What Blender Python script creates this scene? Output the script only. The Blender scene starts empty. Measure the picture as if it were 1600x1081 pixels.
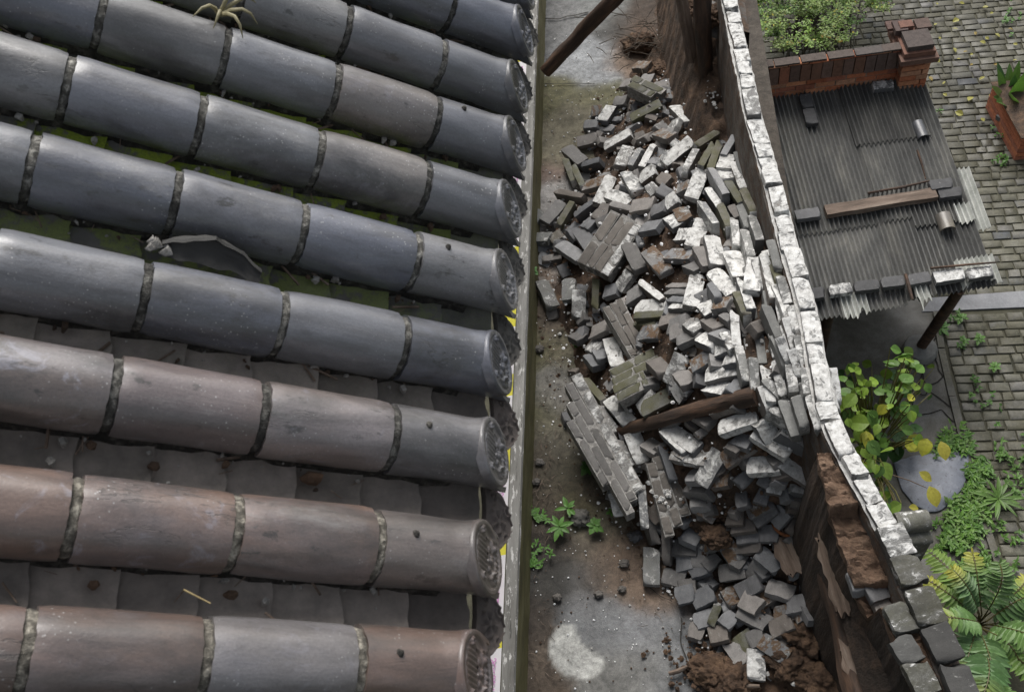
import bpy, bmesh, math, random
import numpy as np
from mathutils import Vector, Matrix, noise as mnoise
random.seed(7)
scn = bpy.context.scene
C = scn.collection

# ------------------------------------------------------------------ camera
FPX = 1524.726
CX, CY, CAMH = 800.0, 540.5, 6.5
XC = Vector((0.99026969, -0.04501226, -0.13168082))
YC = Vector((0.03665033, -0.82848065, 0.55881711))
DC = Vector((0.13424863, 0.5582058, 0.81876956))
cam_d = bpy.data.cameras.new('camera'); cam = bpy.data.objects.new('camera', cam_d); C.objects.link(cam)
cam_d.sensor_width = 36.0; cam_d.lens = FPX/1600*36.0; cam_d.clip_end = 300; cam_d.clip_start = 0.05
# columns of the camera matrix: right, up, back in world axes
R_ = Vector((XC[0], YC[0], -DC[0])); D_ = Vector((XC[1], YC[1], -DC[1])); F_ = Vector((XC[2], YC[2], -DC[2]))
cam.matrix_world = Matrix(((R_[0], -D_[0], -F_[0], 0), (R_[1], -D_[1], -F_[1], 0), (R_[2], -D_[2], -F_[2], CAMH), (0, 0, 0, 1)))
cam_d.dof.use_dof = True; cam_d.dof.focus_distance = 7.4; cam_d.dof.aperture_fstop = 9.0
scn.camera = cam

# ------------------------------------------------------------------ light
SUN_EL, SUN_AZ = 50.0, -8.0        # azimuth from +Y towards +X
world = bpy.data.worlds.new('World'); scn.world = world; world.use_nodes = True
wn = world.node_tree; bg = wn.nodes['Background']
sky = wn.nodes.new('ShaderNodeTexSky'); sky.sky_type = 'NISHITA'; sky.sun_disc = False
sky.sun_elevation = math.radians(SUN_EL); sky.sun_rotation = math.radians(SUN_AZ)
sky.air_density = 1.6; sky.dust_density = 4.0; sky.ozone_density = 1.0
hs = wn.nodes.new('ShaderNodeHueSaturation'); hs.inputs['Saturation'].default_value = 0.38
wn.links.new(sky.outputs[0], hs.inputs['Color']); wn.links.new(hs.outputs[0], bg.inputs[0])
bg.inputs[1].default_value = 0.052
sun_d = bpy.data.lights.new('sun', 'SUN'); sun = bpy.data.objects.new('sun', sun_d); C.objects.link(sun)
sun_d.energy = 1.5; sun_d.angle = math.radians(38); sun_d.color = (1.0, 0.97, 0.93)
el, az = math.radians(SUN_EL), math.radians(SUN_AZ)
sdir = Vector((math.sin(az)*math.cos(el), math.cos(az)*math.cos(el), math.sin(el)))
sun.rotation_euler = (-sdir).to_track_quat('-Z', 'Y').to_euler(); sun.location = sdir*20
vs = scn.view_settings; vs.view_transform = 'Standard'; vs.look = 'None'; vs.exposure = 1.32; vs.gamma = 1.0; vs.use_curve_mapping = False

# ------------------------------------------------------------------ pixel -> place helpers
def ray(u, v):
    c = Vector((u-CX, v-CY, FPX)); return R_*c[0] + D_*c[1] + F_*c[2]
O_ = Vector((0, 0, CAMH))
def at(u, v, z=0.0):
    r = ray(u, v); return O_ + r*((z-CAMH)/r.z)
def proj(p):
    q = Vector(p)-O_; z = q.dot(F_); return CX+FPX*q.dot(R_)/z, CY+FPX*q.dot(D_)/z
def z_at(x, y, v):
    lo, hi = -3.0, 5.0
    for _ in range(40):
        m = (lo+hi)/2
        if proj((x, y, m))[1] > v: lo = m
        else: hi = m
    return (lo+hi)/2
def interp(t, pts):
    if t <= pts[0][0]: return pts[0][1]
    for (a, b), (c, d) in zip(pts, pts[1:]):
        if t <= c: return b+(d-b)*(t-a)/(c-a)
    return pts[-1][1]
def nz(x, y, z=0.0, s=1.0): return mnoise.noise(Vector((x*s, y*s, z*s)))
def sstep(a, b, x):
    t = max(0.0, min(1.0, (x-a)/(b-a))); return t*t*(3-2*t)

# ------------------------------------------------------------------ object helpers
def tag(o, label=None, cat=None, group=None, kind=None):
    if label: o['label'] = label
    if cat: o['category'] = cat
    if group: o['group'] = group
    if kind: o['kind'] = kind
    return o
def empty(name, loc, label, cat, group=None):
    o = bpy.data.objects.new(name, None); C.objects.link(o); o.location = loc; o.empty_display_size = 0.1
    return tag(o, label, cat, group)
class MB:
    def __init__(s): s.v = []; s.f = []; s.m = []; s.c = []
    def add(s, vs, fs, m=0, col=None):
        b = len(s.v); s.v += [tuple(p) for p in vs]
        for f in fs: s.f.append(tuple(b+i for i in f)); s.m.append(m); s.c.append(col)
    def box(s, lo, hi, m=0, col=None, M=None):
        x0, y0, z0 = lo; x1, y1, z1 = hi
        vs = [Vector(p) for p in ((x0,y0,z0),(x1,y0,z0),(x1,y1,z0),(x0,y1,z0),(x0,y0,z1),(x1,y0,z1),(x1,y1,z1),(x0,y1,z1))]
        if M: vs = [M @ p for p in vs]
        s.add(vs, [(0,3,2,1),(4,5,6,7),(0,1,5,4),(1,2,6,5),(2,3,7,6),(3,0,4,7)], m, col)
    def prism(s, poly, z0, z1, m=0, col=None, rag=0.0):
        n = len(poly); vs = [(p[0], p[1], z0) for p in poly]+[(p[0], p[1], z1) for p in poly]
        s.add(vs, [tuple(range(n-1, -1, -1)), tuple(range(n, 2*n))]+[(i, (i+1)%n, n+(i+1)%n, n+i) for i in range(n)], m, col)
    def grid(s, P, m=0, col=None, flip=False):
        r, c = len(P), len(P[0]); vs = [p for row in P for p in row]
        fs = [(i*c+j, i*c+j+1, (i+1)*c+j+1, (i+1)*c+j) for i in range(r-1) for j in range(c-1)]
        if flip: fs = [f[::-1] for f in fs]
        s.add(vs, fs, m, col)
    def tube(s, pts, rads, seg=10, m=0, col=None, rough=0.0, cap=True):
        pts = [Vector(p) for p in pts]; rings = []
        for i, p in enumerate(pts):
            t = (pts[min(i+1, len(pts)-1)]-pts[max(i-1, 0)]).normalized()
            u = t.orthogonal().normalized() if i == 0 else (u - t*u.dot(t)).normalized()
            w = t.cross(u); r = rads[i] if hasattr(rads, '__len__') else rads
            rings.append([p+(u*math.cos(k*2*math.pi/seg)+w*math.sin(k*2*math.pi/seg))*r*(1+rough*nz(p.x*3+k*1.7, p.y*3, p.z*3)) for k in range(seg)])
        n = len(rings); vs = [p for rg in rings for p in rg]
        fs = [(i*seg+k, i*seg+(k+1)%seg, (i+1)*seg+(k+1)%seg, (i+1)*seg+k) for i in range(n-1) for k in range(seg)]
        if cap: fs += [tuple(range(seg-1, -1, -1)), tuple((n-1)*seg+k for k in range(seg))]
        s.add(vs, fs, m, col)
    def build(s, name, mats, parent=None, smooth=None, loc=None):
        me = bpy.data.meshes.new(name)
        off = Vector(loc) if loc is not None else Vector((0, 0, 0))
        me.from_pydata([tuple(Vector(p)-off) for p in s.v], [], s.f)
        if not isinstance(mats, (list, tuple)): mats = [mats]
        for m in mats: me.materials.append(m)
        me.polygons.foreach_set('material_index', s.m)
        if any(c is not None for c in s.c):
            at_ = me.color_attributes.new('Col', 'FLOAT_COLOR', 'CORNER'); arr = []
            for p, c in zip(me.polygons, s.c): arr += list((c or (1, 1, 1))[:3]+(1,) if len(c or (1,1,1)) == 3 else c)*p.loop_total
            at_.data.foreach_set('color', arr)
        if smooth is not None: me.shade_smooth(); me.set_sharp_from_angle(angle=math.radians(smooth))
        me.update()
        return link(name, me, parent, off)
def link(name, me, parent=None, loc=(0, 0, 0)):
    o = bpy.data.objects.new(name, me); C.objects.link(o)
    o.location = Vector(loc) - (parent.location if parent else Vector((0, 0, 0)))
    if parent: o.parent = parent
    return o
def frame(o, M, parent=None):        # world matrix M; parent is an unrotated empty
    if parent: M = Matrix.Translation(-parent.location) @ M
    o.matrix_basis = M
def basis(x, y, z, p):
    return Matrix(((x[0], y[0], z[0], p[0]), (x[1], y[1], z[1], p[1]), (x[2], y[2], z[2], p[2]), (0, 0, 0, 1)))

# ------------------------------------------------------------------ materials
class NT:
    def __init__(s, name):
        s.mat = bpy.data.materials.new(name); s.mat.use_nodes = True; s.t = s.mat.node_tree; s.b = s.t.nodes['Principled BSDF']
        tc = s.t.nodes.new('ShaderNodeTexCoord'); oi = s.t.nodes.new('ShaderNodeObjectInfo'); s.oi = oi; s.tc = tc
        m = s.n('ShaderNodeVectorMath'); m.operation = 'SCALE'; m.inputs[0].default_value = (37.1, 91.7, 53.3); s.l(oi.outputs['Random'], m.inputs['Scale'])
        a = s.n('ShaderNodeVectorMath'); a.operation = 'ADD'; s.l(tc.outputs['Object'], a.inputs[0]); s.l(m.outputs[0], a.inputs[1]); s.co = a.outputs[0]
    def n(s, t): return s.t.nodes.new(t)
    def l(s, a, b): s.t.links.new(a, b)
    def put(s, v, sock):
        if isinstance(v, (int, float)): sock.default_value = v
        elif isinstance(v, tuple): sock.default_value = v if len(v) == 4 or len(sock.default_value) == 3 else v+(1,)
        else: s.l(v, sock)
    def noise(s, scale, detail=6, rough=0.6, stretch=None, co=None, dist=0.0):
        n = s.n('ShaderNodeTexNoise'); n.inputs['Scale'].default_value = scale; n.inputs['Detail'].default_value = detail; n.inputs['Roughness'].default_value = rough; n.inputs['Distortion'].default_value = dist
        c = co or s.co
        if stretch:
            m = s.n('ShaderNodeMapping'); m.inputs['Scale'].default_value = stretch; s.l(c, m.inputs['Vector']); c = m.outputs[0]
        s.l(c, n.inputs['Vector']); return n.outputs['Fac']
    def vor(s, scale, feature='F1', co=None, out='Distance'):
        n = s.n('ShaderNodeTexVoronoi'); n.feature = feature; n.inputs['Scale'].default_value = scale; s.l(co or s.co, n.inputs['Vector']); return n.outputs[out]
    def ramp(s, fac, stops):
        r = s.n('ShaderNodeValToRGB'); e = r.color_ramp.elements
        while len(e) < len(stops): e.new(0.5)
        for k, (p, c) in enumerate(stops):
            e[k].position = p; e[k].color = (c, c, c, 1) if isinstance(c, (int, float)) else tuple(c)+(1,)
        s.l(fac, r.inputs[0]); return r.outputs[0]
    def mix(s, fac, a, b, mode='MIX'):
        m = s.n('ShaderNodeMix'); m.data_type = 'RGBA'; m.blend_type = mode
        s.put(fac, m.inputs[0]); s.put(a, m.inputs[6]); s.put(b, m.inputs[7]); return m.outputs[2]
    def math(s, op, a, b=0.0):
        m = s.n('ShaderNodeMath'); m.operation = op; s.put(a, m.inputs[0]); s.put(b, m.inputs[1]); return m.outputs[0]
    def vcol(s):
        a = s.n('ShaderNodeAttribute'); a.attribute_name = 'Col'; return a
    def fin(s, col, rough=0.7, bump=None, bd=0.01, bs=0.5, spec=0.5):
        s.put(col, s.b.inputs['Base Color']); s.put(rough, s.b.inputs['Roughness']); s.b.inputs['Specular IOR Level'].default_value = spec
        if bump is not None:
            b = s.n('ShaderNodeBump'); b.inputs['Strength'].default_value = bs; b.inputs['Distance'].default_value = bd; s.l(bump, b.inputs['Height']); s.l(b.outputs[0], s.b.inputs['Normal'])
        return s.mat
M = {}
def grey3(v, w=0.0): return (v+w, v, v-w)

def mat_tile():
    t = NT('fired_clay_tile'); oc = t.oi.outputs['Color']
    big = t.noise(5, 5, 0.6, (0.35, 1, 1)); st = t.noise(9, 8, 0.65, (0.18, 1, 1), dist=0.6)
    c = t.mix(t.ramp(big, [(0.42, 0.0), (0.6, 0.7)]), oc, t.mix(0.55, oc, (0.17, 0.175, 0.205)))
    c = t.mix(t.ramp(st, [(0.45, 0.0), (0.66, 0.9)]), c, t.mix(0.72, c, (0.035, 0.032, 0.03)))
    soot = t.noise(3.2, 8, 0.72, (0.6, 1, 1), dist=0.4); vr = t.ramp(t.oi.outputs['Random'], [(0.15, 0.15), (0.9, 1.0)]); vr2 = t.ramp(t.math('FRACT', t.math('MULTIPLY', t.oi.outputs['Random'], 17.3)), [(0.2, 0.0), (0.9, 1.0)]); c = t.mix(t.math('MULTIPLY', vr, t.ramp(soot, [(0.5, 0.0), (0.64, 0.85)])), c, (0.038, 0.037, 0.037))
    blot = t.noise(26, 6, 0.7, (0.5, 1, 1)); c = t.mix(t.math('MULTIPLY', vr2, t.ramp(blot, [(0.60, 0.0), (0.66, 0.85)])), c, (0.035, 0.033, 0.03))
    pale = t.noise(7, 9, 0.75, (0.3, 1, 1)); c = t.mix(t.math('MULTIPLY', vr2, t.ramp(pale, [(0.56, 0.0), (0.7, 0.6)])), c, (0.25, 0.245, 0.24))
    lil = t.noise(11, 7, 0.7, dist=0.8); lm = t.math('MULTIPLY', t.ramp(lil, [(0.57, 0.0), (0.64, 0.7)]), t.oi.outputs['Alpha'])
    c = t.mix(lm, c, (0.27, 0.27, 0.32))
    sp = t.vor(85); spm = t.math('MULTIPLY', t.ramp(sp, [(0.10, 1.0), (0.2, 0.0)]), t.ramp(t.noise(7, 3), [(0.5, 0.0), (0.66, 0.8)]))
    c = t.mix(spm, c, (0.42, 0.42, 0.42))
    fine = t.noise(160, 4, 0.7); c = t.mix(0.35, c, t.ramp(fine, [(0.3, 0.45), (0.7, 1.25)]), 'MULTIPLY')
    t.b.inputs['Coat Weight'].default_value = 0.9; t.b.inputs['Coat Roughness'].default_value = 0.30
    r = t.ramp(t.noise(14, 5), [(0.3, 0.30), (0.7, 0.55)])
    crk = t.noise(2.3, 9, 0.6, (0.35, 1.6, 1.6), dist=0.3); km = t.math('MULTIPLY', t.ramp(crk, [(0.495, 0.0), (0.5, 0.6), (0.505, 0.0)]), t.ramp(t.noise(3.1, 3), [(0.58, 0.0), (0.64, 1.0)])); c = t.mix(km, c, (0.02, 0.019, 0.018))
    lump = t.noise(18, 6, 0.6, (0.5, 1, 1))
    return t.fin(c, r, t.math('SUBTRACT', t.math('ADD', t.math('ADD', t.math('MULTIPLY', fine, 0.3), st), t.math('MULTIPLY', lump, 0.9)), km), 0.006, 0.45, 0.6)
def mat_pan():
    t = NT('dark_pan_tile'); oc = t.oi.outputs['Color']
    n1 = t.noise(9, 8, 0.7); c = t.mix(t.ramp(n1, [(0.35, 0.0), (0.65, 1.0)]), t.mix(0.55, oc, (0.02, 0.02, 0.02)), oc)
    geo = t.n('ShaderNodeNewGeometry')
    ms = t.math('MULTIPLY', t.ramp(t.math('ADD', t.math('MULTIPLY', t.noise(6, 5), 0.5), t.math('MULTIPLY', t.noise(34, 7, 0.75), 0.52)), [(0.455, 0.0), (0.52, 1.0)]), t.oi.outputs['Alpha'])
    fz = t.noise(240, 4, 0.8)
    c = t.mix(ms, c, t.ramp(fz, [(0.3, (0.09, 0.14, 0.006)), (0.7, (0.28, 0.36, 0.02))]))
    h = t.math('ADD', t.math('MULTIPLY', t.noise(60, 6, 0.7), 0.5), t.math('MULTIPLY', ms, fz))
    return t.fin(c, 0.75, h, 0.008, 0.6)
def mat_mottle(name, cols, scale=8, rough=0.8, bump=0.006, tint=False, vc=False, detail=8, stretch=None, fine=120, bs=0.6, spec=0.5, rvar=0.0):
    t = NT(name); n1 = t.noise(scale, detail, 0.68, stretch, dist=0.3)
    k = len(cols); c = t.ramp(n1, [(0.3+0.4*i/max(1, k-1), cc) for i, cc in enumerate(cols)])
    if tint: c = t.mix(1.0, c, t.oi.outputs['Color'], 'MULTIPLY')
    if vc: c = t.mix(1.0, c, t.vcol().outputs['Color'], 'MULTIPLY')
    f = t.noise(fine, 5, 0.7, stretch); c = t.mix(0.5, c, t.ramp(f, [(0.3, 0.5), (0.7, 1.3)]), 'MULTIPLY')
    r = rough if not rvar else t.ramp(t.noise(scale*0.7, 5), [(0.35, rough-rvar), (0.65, rough+rvar)])
    return t.fin(c, r, t.math('ADD', n1, t.math('MULTIPLY', f, 0.4)), bump, bs, spec)
def mat_brick(name, wash=None, moss=0.0, earth=None):
    """grey fired brick; wash/earth = noise threshold above which lime or soil covers it"""
    t = NT(name); oc = t.oi.outputs['Color']
    n1 = t.noise(14, 7, 0.65); c = t.mix(1.0, t.ramp(n1, [(0.3, 0.75), (0.7, 1.2)]), oc, 'MULTIPLY')
    fi = t.noise(150, 5, 0.75); c = t.mix(0.6, c, t.ramp(fi, [(0.3, 0.5), (0.7, 1.35)]), 'MULTIPLY')
    pit = t.ramp(t.vor(60), [(0.06, 1.0), (0.16, 0.0)]); pm = t.math('MULTIPLY', pit, t.ramp(t.noise(20, 3), [(0.5, 0.0), (0.6, 0.8)]))
    c = t.mix(pm, c, (0.03, 0.03, 0.03))
    h = t.math('ADD', t.math('MULTIPLY', fi, 0.3), t.math('MULTIPLY', n1, 0.7))
    mk0 = t.noise(13, 9, 0.72, dist=0.5)
    dust = t.ramp(t.noise(24, 8, 0.75), [(0.6, 0.0), (0.66, 0.5)]); c = t.mix(dust, c, (0.36, 0.36, 0.34))
    if moss: c = t.mix(t.ramp(t.noise(9, 6, 0.6), [(0.3, 0.25*moss), (0.6, 0.95*moss)]), c, t.ramp(fi, [(0.3, (0.038, 0.037, 0.018)), (0.7, (0.115, 0.112, 0.055))]))
    if earth is not None:
        em = t.ramp(t.noise(8, 8, 0.7), [(earth, 0.0), (earth+0.05, 1.0)]); c = t.mix(em, c, t.ramp(t.noise(60, 6, 0.8), [(0.3, (0.06, 0.036, 0.020)), (0.7, (0.17, 0.108, 0.065))]))
        h = t.math('ADD', h, t.math('MULTIPLY', em, t.noise(70, 6, 0.8)))
    if wash is not None:
        thin = t.ramp(mk0, [(wash-0.09, 0.0), (wash, 0.75 if not moss else 0.25)]); c = t.mix(thin, c, t.ramp(fi, [(0.3, (0.17, 0.17, 0.165)), (0.7, (0.33, 0.33, 0.32))]))
        wm = t.ramp(mk0, [(wash, 0.0), (wash+0.05, 1.0)])
        wc = t.ramp(t.noise(22, 8, 0.75), [(0.3, (0.20, 0.195, 0.18)), (0.44, (0.44, 0.435, 0.42)), (0.62, (0.66, 0.66, 0.645))])
        crack = t.mix(t.ramp(t.noise(6, 4), [(0.5, 0.0), (0.6, 1.0)]), (1, 1, 1), t.ramp(t.noise(9, 8, 0.6, dist=1.5), [(0.485, 1.0), (0.5, 0.4), (0.515, 1.0)])); wc = t.mix(1.0, wc, crack, 'MULTIPLY')
        c = t.mix(wm, c, wc); h = t.math('ADD', h, t.math('MULTIPLY', wm, 0.9))
    return t.fin(c, 0.72, h, 0.006, 0.65, 0.4)
M['tile'] = mat_tile(); M['pan'] = mat_pan()
M['brick'] = mat_brick('grey_brick'); M['wash'] = mat_brick('limewashed_brick', 0.405); M['wash2'] = mat_brick('flaking_limewash', 0.49)
M['mossbrick'] = mat_brick('mossy_brick', moss=1.0); M['earthbrick'] = mat_brick('soil_covered_brick', wash=0.6, earth=0.47)
M['lichen'] = mat_brick('lichen_brick', wash=0.57, moss=0.35)
M['mortar'] = mat_mottle('old_mortar', [(0.10, 0.095, 0.085), (0.26, 0.25, 0.235), (0.42, 0.41, 0.39)], 30, 0.9, 0.012, bs=0.9, fine=90)
M['tilemortar'] = mat_mottle('tile_joint_mortar', [(0.018, 0.017, 0.015), (0.085, 0.082, 0.076), (0.36, 0.35, 0.33)], 40, 0.9, 0.014, tint=True, bs=1.0, fine=110)
M['lime'] = mat_mottle('lime_mortar', [(0.28, 0.27, 0.25), (0.46, 0.455, 0.44), (0.6, 0.6, 0.58)], 30, 0.85, 0.01)
M['earth'] = mat_mottle('brown_earth', [(0.028, 0.017, 0.011), (0.085, 0.05, 0.03), (0.17, 0.105, 0.062)], 9, 0.92, 0.03, bs=1.0, fine=55)
M['darkearth'] = mat_mottle('dark_rubble_earth', [(0.025, 0.018, 0.013), (0.075, 0.048, 0.032), (0.17, 0.105, 0.065)], 7, 0.92, 0.03, bs=1.0, fine=50)
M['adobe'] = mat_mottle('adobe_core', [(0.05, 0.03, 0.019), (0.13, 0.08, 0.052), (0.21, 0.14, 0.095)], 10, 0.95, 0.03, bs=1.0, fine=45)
M['darkwood'] = mat_mottle('old_dark_wood', [(0.012, 0.008, 0.006), (0.05, 0.028, 0.017), (0.13, 0.07, 0.04)], 14, 0.75, 0.012, stretch=(0.15, 1, 1), bs=0.9)
M['palewood'] = mat_mottle('weathered_pale_wood', [(0.05, 0.035, 0.025), (0.14, 0.10, 0.075), (0.26, 0.21, 0.17)], 16, 0.8, 0.01, stretch=(0.12, 1, 1), bs=0.9)
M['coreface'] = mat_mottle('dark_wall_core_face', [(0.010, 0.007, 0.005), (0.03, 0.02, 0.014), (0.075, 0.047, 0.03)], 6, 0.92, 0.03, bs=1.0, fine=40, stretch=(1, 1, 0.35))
M['bark'] = mat_mottle('twig_bark', [(0.03, 0.022, 0.015), (0.09, 0.07, 0.05)], 20, 0.85, 0.004)
M['asb'] = mat_mottle('grey_fibre_cement_sheet', [(0.075, 0.076, 0.077), (0.14, 0.14, 0.138), (0.235, 0.23, 0.215)], 5, 0.78, 0.004, tint=True, stretch=(1, 0.3, 1), bs=0.5, fine=80)
M['palesheet'] = mat_mottle('pale_translucent_sheet', [(0.3, 0.31, 0.28), (0.45, 0.46, 0.43), (0.55, 0.55, 0.52)], 9, 0.5, 0.003)
M['redbrick'] = mat_mottle('red_brick_course', [(0.6, 0.55, 0.5), (1, 1, 1), (1.25, 1.2, 1.15)], 25, 0.85, 0.008, vc=True, bs=0.7)
M['stone'] = mat_mottle('paving_stone', [(0.55, 0.55, 0.5), (1, 1, 1), (1.3, 1.3, 1.3)], 14, 0.6, 0.008, vc=True, bs=0.7, rvar=0.12)
def mat_stone():
    t = NT('worn_paving_stone'); v = t.vcol(); n1 = t.noise(16, 7, .7); c = t.mix(1.0, t.ramp(n1, [(.3, .6), (.7, 1.3)]), v.outputs['Color'], 'MULTIPLY'); f = t.noise(120, 5, .75); c = t.mix(.6, c, t.ramp(f, [(.3, .5), (.7, 1.35)]), 'MULTIPLY')
    d = t.ramp(t.math('ADD', t.math('MULTIPLY', t.noise(.7, 4), .6), t.math('MULTIPLY', t.noise(7, 8, .7), .4)), [(.40, 0.0), (.56, .9)]); c = t.mix(d, c, t.ramp(t.noise(45, 6, .7), [(.3, (.04, .038, .024)), (.7, (.115, .108, .072))]))
    p = t.ramp(t.noise(21, 8, .75), [(.66, 0.0), (.69, .8)]); c = t.mix(p, c, (.30, .29, .27))
    return t.fin(c, t.ramp(t.noise(2.2, 5), [(.35, .48), (.65, .8)]), t.math('ADD', n1, t.math('MULTIPLY', f, .4)), .008, .6)
M['stone'] = mat_stone()
M['leaf'] = None
def mat_leaf(name, rough=0.5):
    t = NT(name); v = t.vcol(); f = t.noise(40, 4); c = t.mix(0.5, v.outputs['Color'], t.ramp(f, [(0.3, 0.6), (0.7, 1.3)]), 'MULTIPLY')
    t.b.inputs['Transmission Weight'].default_value = 0.0
    t.fin(c, rough, f, 0.004, 0.3)
    tr = t.n('ShaderNodeBsdfTranslucent'); t.l(c, tr.inputs[0]); ms = t.n('ShaderNodeMixShader'); ms.inputs[0].default_value = 0.3
    t.l(t.b.outputs[0], ms.inputs[1]); t.l(tr.outputs[0], ms.inputs[2]); t.l(ms.outputs[0], t.t.nodes['Material Output'].inputs[0])
    return t.mat
M['leaf'] = mat_leaf('green_leaf'); M['gloss'] = mat_leaf('glossy_leaf', 0.32)
def mat_ground():
    t = NT('yard_ground'); v = t.vcol(); c = v.outputs['Color']
    n1 = t.noise(26, 9, 0.78); n2 = t.noise(170, 5, 0.8); n0 = t.noise(6, 10, 0.75, dist=0.8)
    c = t.mix(0.8, c, t.ramp(n0, [(0.32, 0.45), (0.5, 1.0), (0.68, 1.5)]), 'MULTIPLY'); c = t.mix(0.9, c, t.ramp(n1, [(0.3, 0.5), (0.7, 1.45)]), 'MULTIPLY')
    gr = t.vor(75); c = t.mix(t.math('MULTIPLY', t.ramp(gr, [(0.12, 1.0), (0.22, 0.0)]), t.ramp(t.noise(5, 5), [(0.45, 0.0), (0.6, 0.7)])), c, t.mix(0.5, c, (0.22, 0.21, 0.2))); c = t.mix(0.7, c, t.ramp(n2, [(0.3, 0.5), (0.7, 1.45)]), 'MULTIPLY')
    r = t.math('MULTIPLY_ADD', v.outputs['Alpha'], -0.62); r.node.inputs[2].default_value = 0.9
    return t.fin(c, r, t.math('ADD', n1, t.math('MULTIPLY', n2, 0.6)), 0.01, 0.5)
M['ground'] = mat_ground()
# ================================================================== TILED ROOF
S_, RR, LT = 0.27, 0.084, 0.312
TD = Vector((0.79707393, 0.13217518, -0.58923923)).normalized()
TA = (Vector((0, 1, 0)) - TD*TD.y).normalized(); TN = TD.cross(TA)
E0 = Vector((-0.463, 0.604, 4.37)); LE = LT-0.088
house = empty('tiled_house', (-2.0, 3.0, 0.0), 'grey and brown clay tiled roof with round tile rows sloping down to carved eave discs', 'roof')
DN = Vector((math.cos(math.radians(13)), 0.06, math.sin(math.radians(13)))).normalized()     # disc face
DX = (Vector((0, 1, 0))-DN*DN.y).normalized(); DY = DN.cross(DX)
def tube_mesh(name, L, seed, end=False):
    rnd = random.Random(seed); nx, na = 14, 28; o, i_ = [], []
    wob = rnd.uniform(-0.004, 0.004)
    for a in range(nx+1):
        ro, ri = [], []
        flare = 0.006*sstep(0.8, 1.0, a/nx) if end else 0.002*sstep(0.0, 0.08, a/nx)-0.002*sstep(0.93, 1, a/nx)
        for k in range(na+1):
            th = math.radians(-28+236*k/na); xt = ((RR-math.sin(th)*RR)*TN.dot(DN)-math.cos(th)*RR*TA.dot(DN))/TD.dot(DN)-.004 if end else 0; x = -L+(L+xt)*a/nx
            r = RR + flare + wob*(a/nx-0.5) + 0.0036*nz(x*6+seed, math.cos(th)*2, math.sin(th)*2) - (0.012*max(0, nz(seed*3.7, th*1.6)-.25) if a in (0, nx) and not end else 0)
            xe = x + (0.004*nz(seed, math.cos(th)*5, math.sin(th)*5) if a in (0, nx) else 0)
            ro.append((xe, math.cos(th)*r, math.sin(th)*r)); q = r-0.014; ri.append((xe, math.cos(th)*q, math.sin(th)*q))
        o.append(ro); i_.append(ri)
    b = MB(); b.grid(o); b.grid(i_, flip=True)
    b.grid([o[-1], i_[-1]]); b.grid([o[0], i_[0]], flip=True)
    b.grid([[r[0] for r in o], [r[0] for r in i_]], flip=True); b.grid([[r[-1] for r in o], [r[-1] for r in i_]])
    return b
def joint_mesh(seed):
    na = 30; P = []
    for j, (x, dr) in enumerate(((-0.034, -0.014), (-0.026, -0.008), (-0.014, -0.0055), (-0.006, -0.0065), (0.003, -0.014))):
        row = []
        for k in range(na+1):
            th = math.radians(-30+240*k/na); r = RR+dr+0.0035*nz(seed*3+x*90, k*0.9, 1)
            row.append((x+(0.009 if j in (0, 4, 3) else .005)*nz(k*0.8, seed*5.3, j*.4), math.cos(th)*r, math.sin(th)*r))
        P.append(row)
    b = MB(); b.grid(P); return b
tube_me = []
for s in range(4):
    o = tube_mesh('barrel_tile', LT-0.021, s).build('tmp', M['tile'], smooth=45); tube_me.append(o.data); bpy.data.objects.remove(o)
o = tube_mesh('end_tile', LE-0.021, 9, True).build('tmp', M['tile'], smooth=45); end_me = o.data; bpy.data.objects.remove(o)
joint_me = []
for s in range(3):
    o = joint_mesh(s).build('tmp', M['tilemortar'], smooth=60); joint_me.append(o.data); bpy.data.objects.remove(o)
# carved eave disc: local x = right along eave, y = up the face, z = outwards
def disc_h(p, q):
    r = math.hypot(p, q); h = 0.0
    h += 0.10*sstep(0.80, 0.86, r)*(1-sstep(0.97, 1.0, r))
    # fan of ridges inside a lens
    lp, lq = p/0.68, (q-0.33)/0.36; e = lp*lp+lq*lq
    lens = abs(lp)**1.6 + abs(lq)**1.5
    if lens < 1.0: h += 0.03+0.06*(0.5+0.5*math.cos(p*2*math.pi/0.135))*sstep(1.0, 0.8, lens)
    h += 0.07*math.exp(-((lens-1.08)/0.09)**2)
    for sx in (-1, 1):
        d = math.hypot(p-sx*0.64, q-0.34); h += 0.10*sstep(0.13, 0.09, d)-0.06*sstep(0.06, 0.03, d)
        d = math.hypot(p-sx*0.27, q+0.16); h += 0.09*sstep(0.14, 0.05, d)*(q < .02)      # eyes
        d = math.hypot(p-sx*0.3, q+0.12); h += 0.05*(q < .0)*math.exp(-((d-0.24)/0.045)**2)       # brow curls
        d = math.hypot(p-sx*0.46, q+0.42); h += 0.09*math.exp(-((d-0.15)/0.05)**2)       # cheek whorls
    d = math.hypot(p/0.9, q+0.26); h += 0.13*sstep(0.20, 0.05, d)                        # muzzle
    d = abs(math.hypot(p, q+0.22)-0.36)
    if q < -0.30: h += 0.10*math.exp(-(d/0.05)**2)                                       # mouth arc
    if q < -0.5 and r < 0.85: h += 0.04*math.cos(p*40)
    return h
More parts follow.
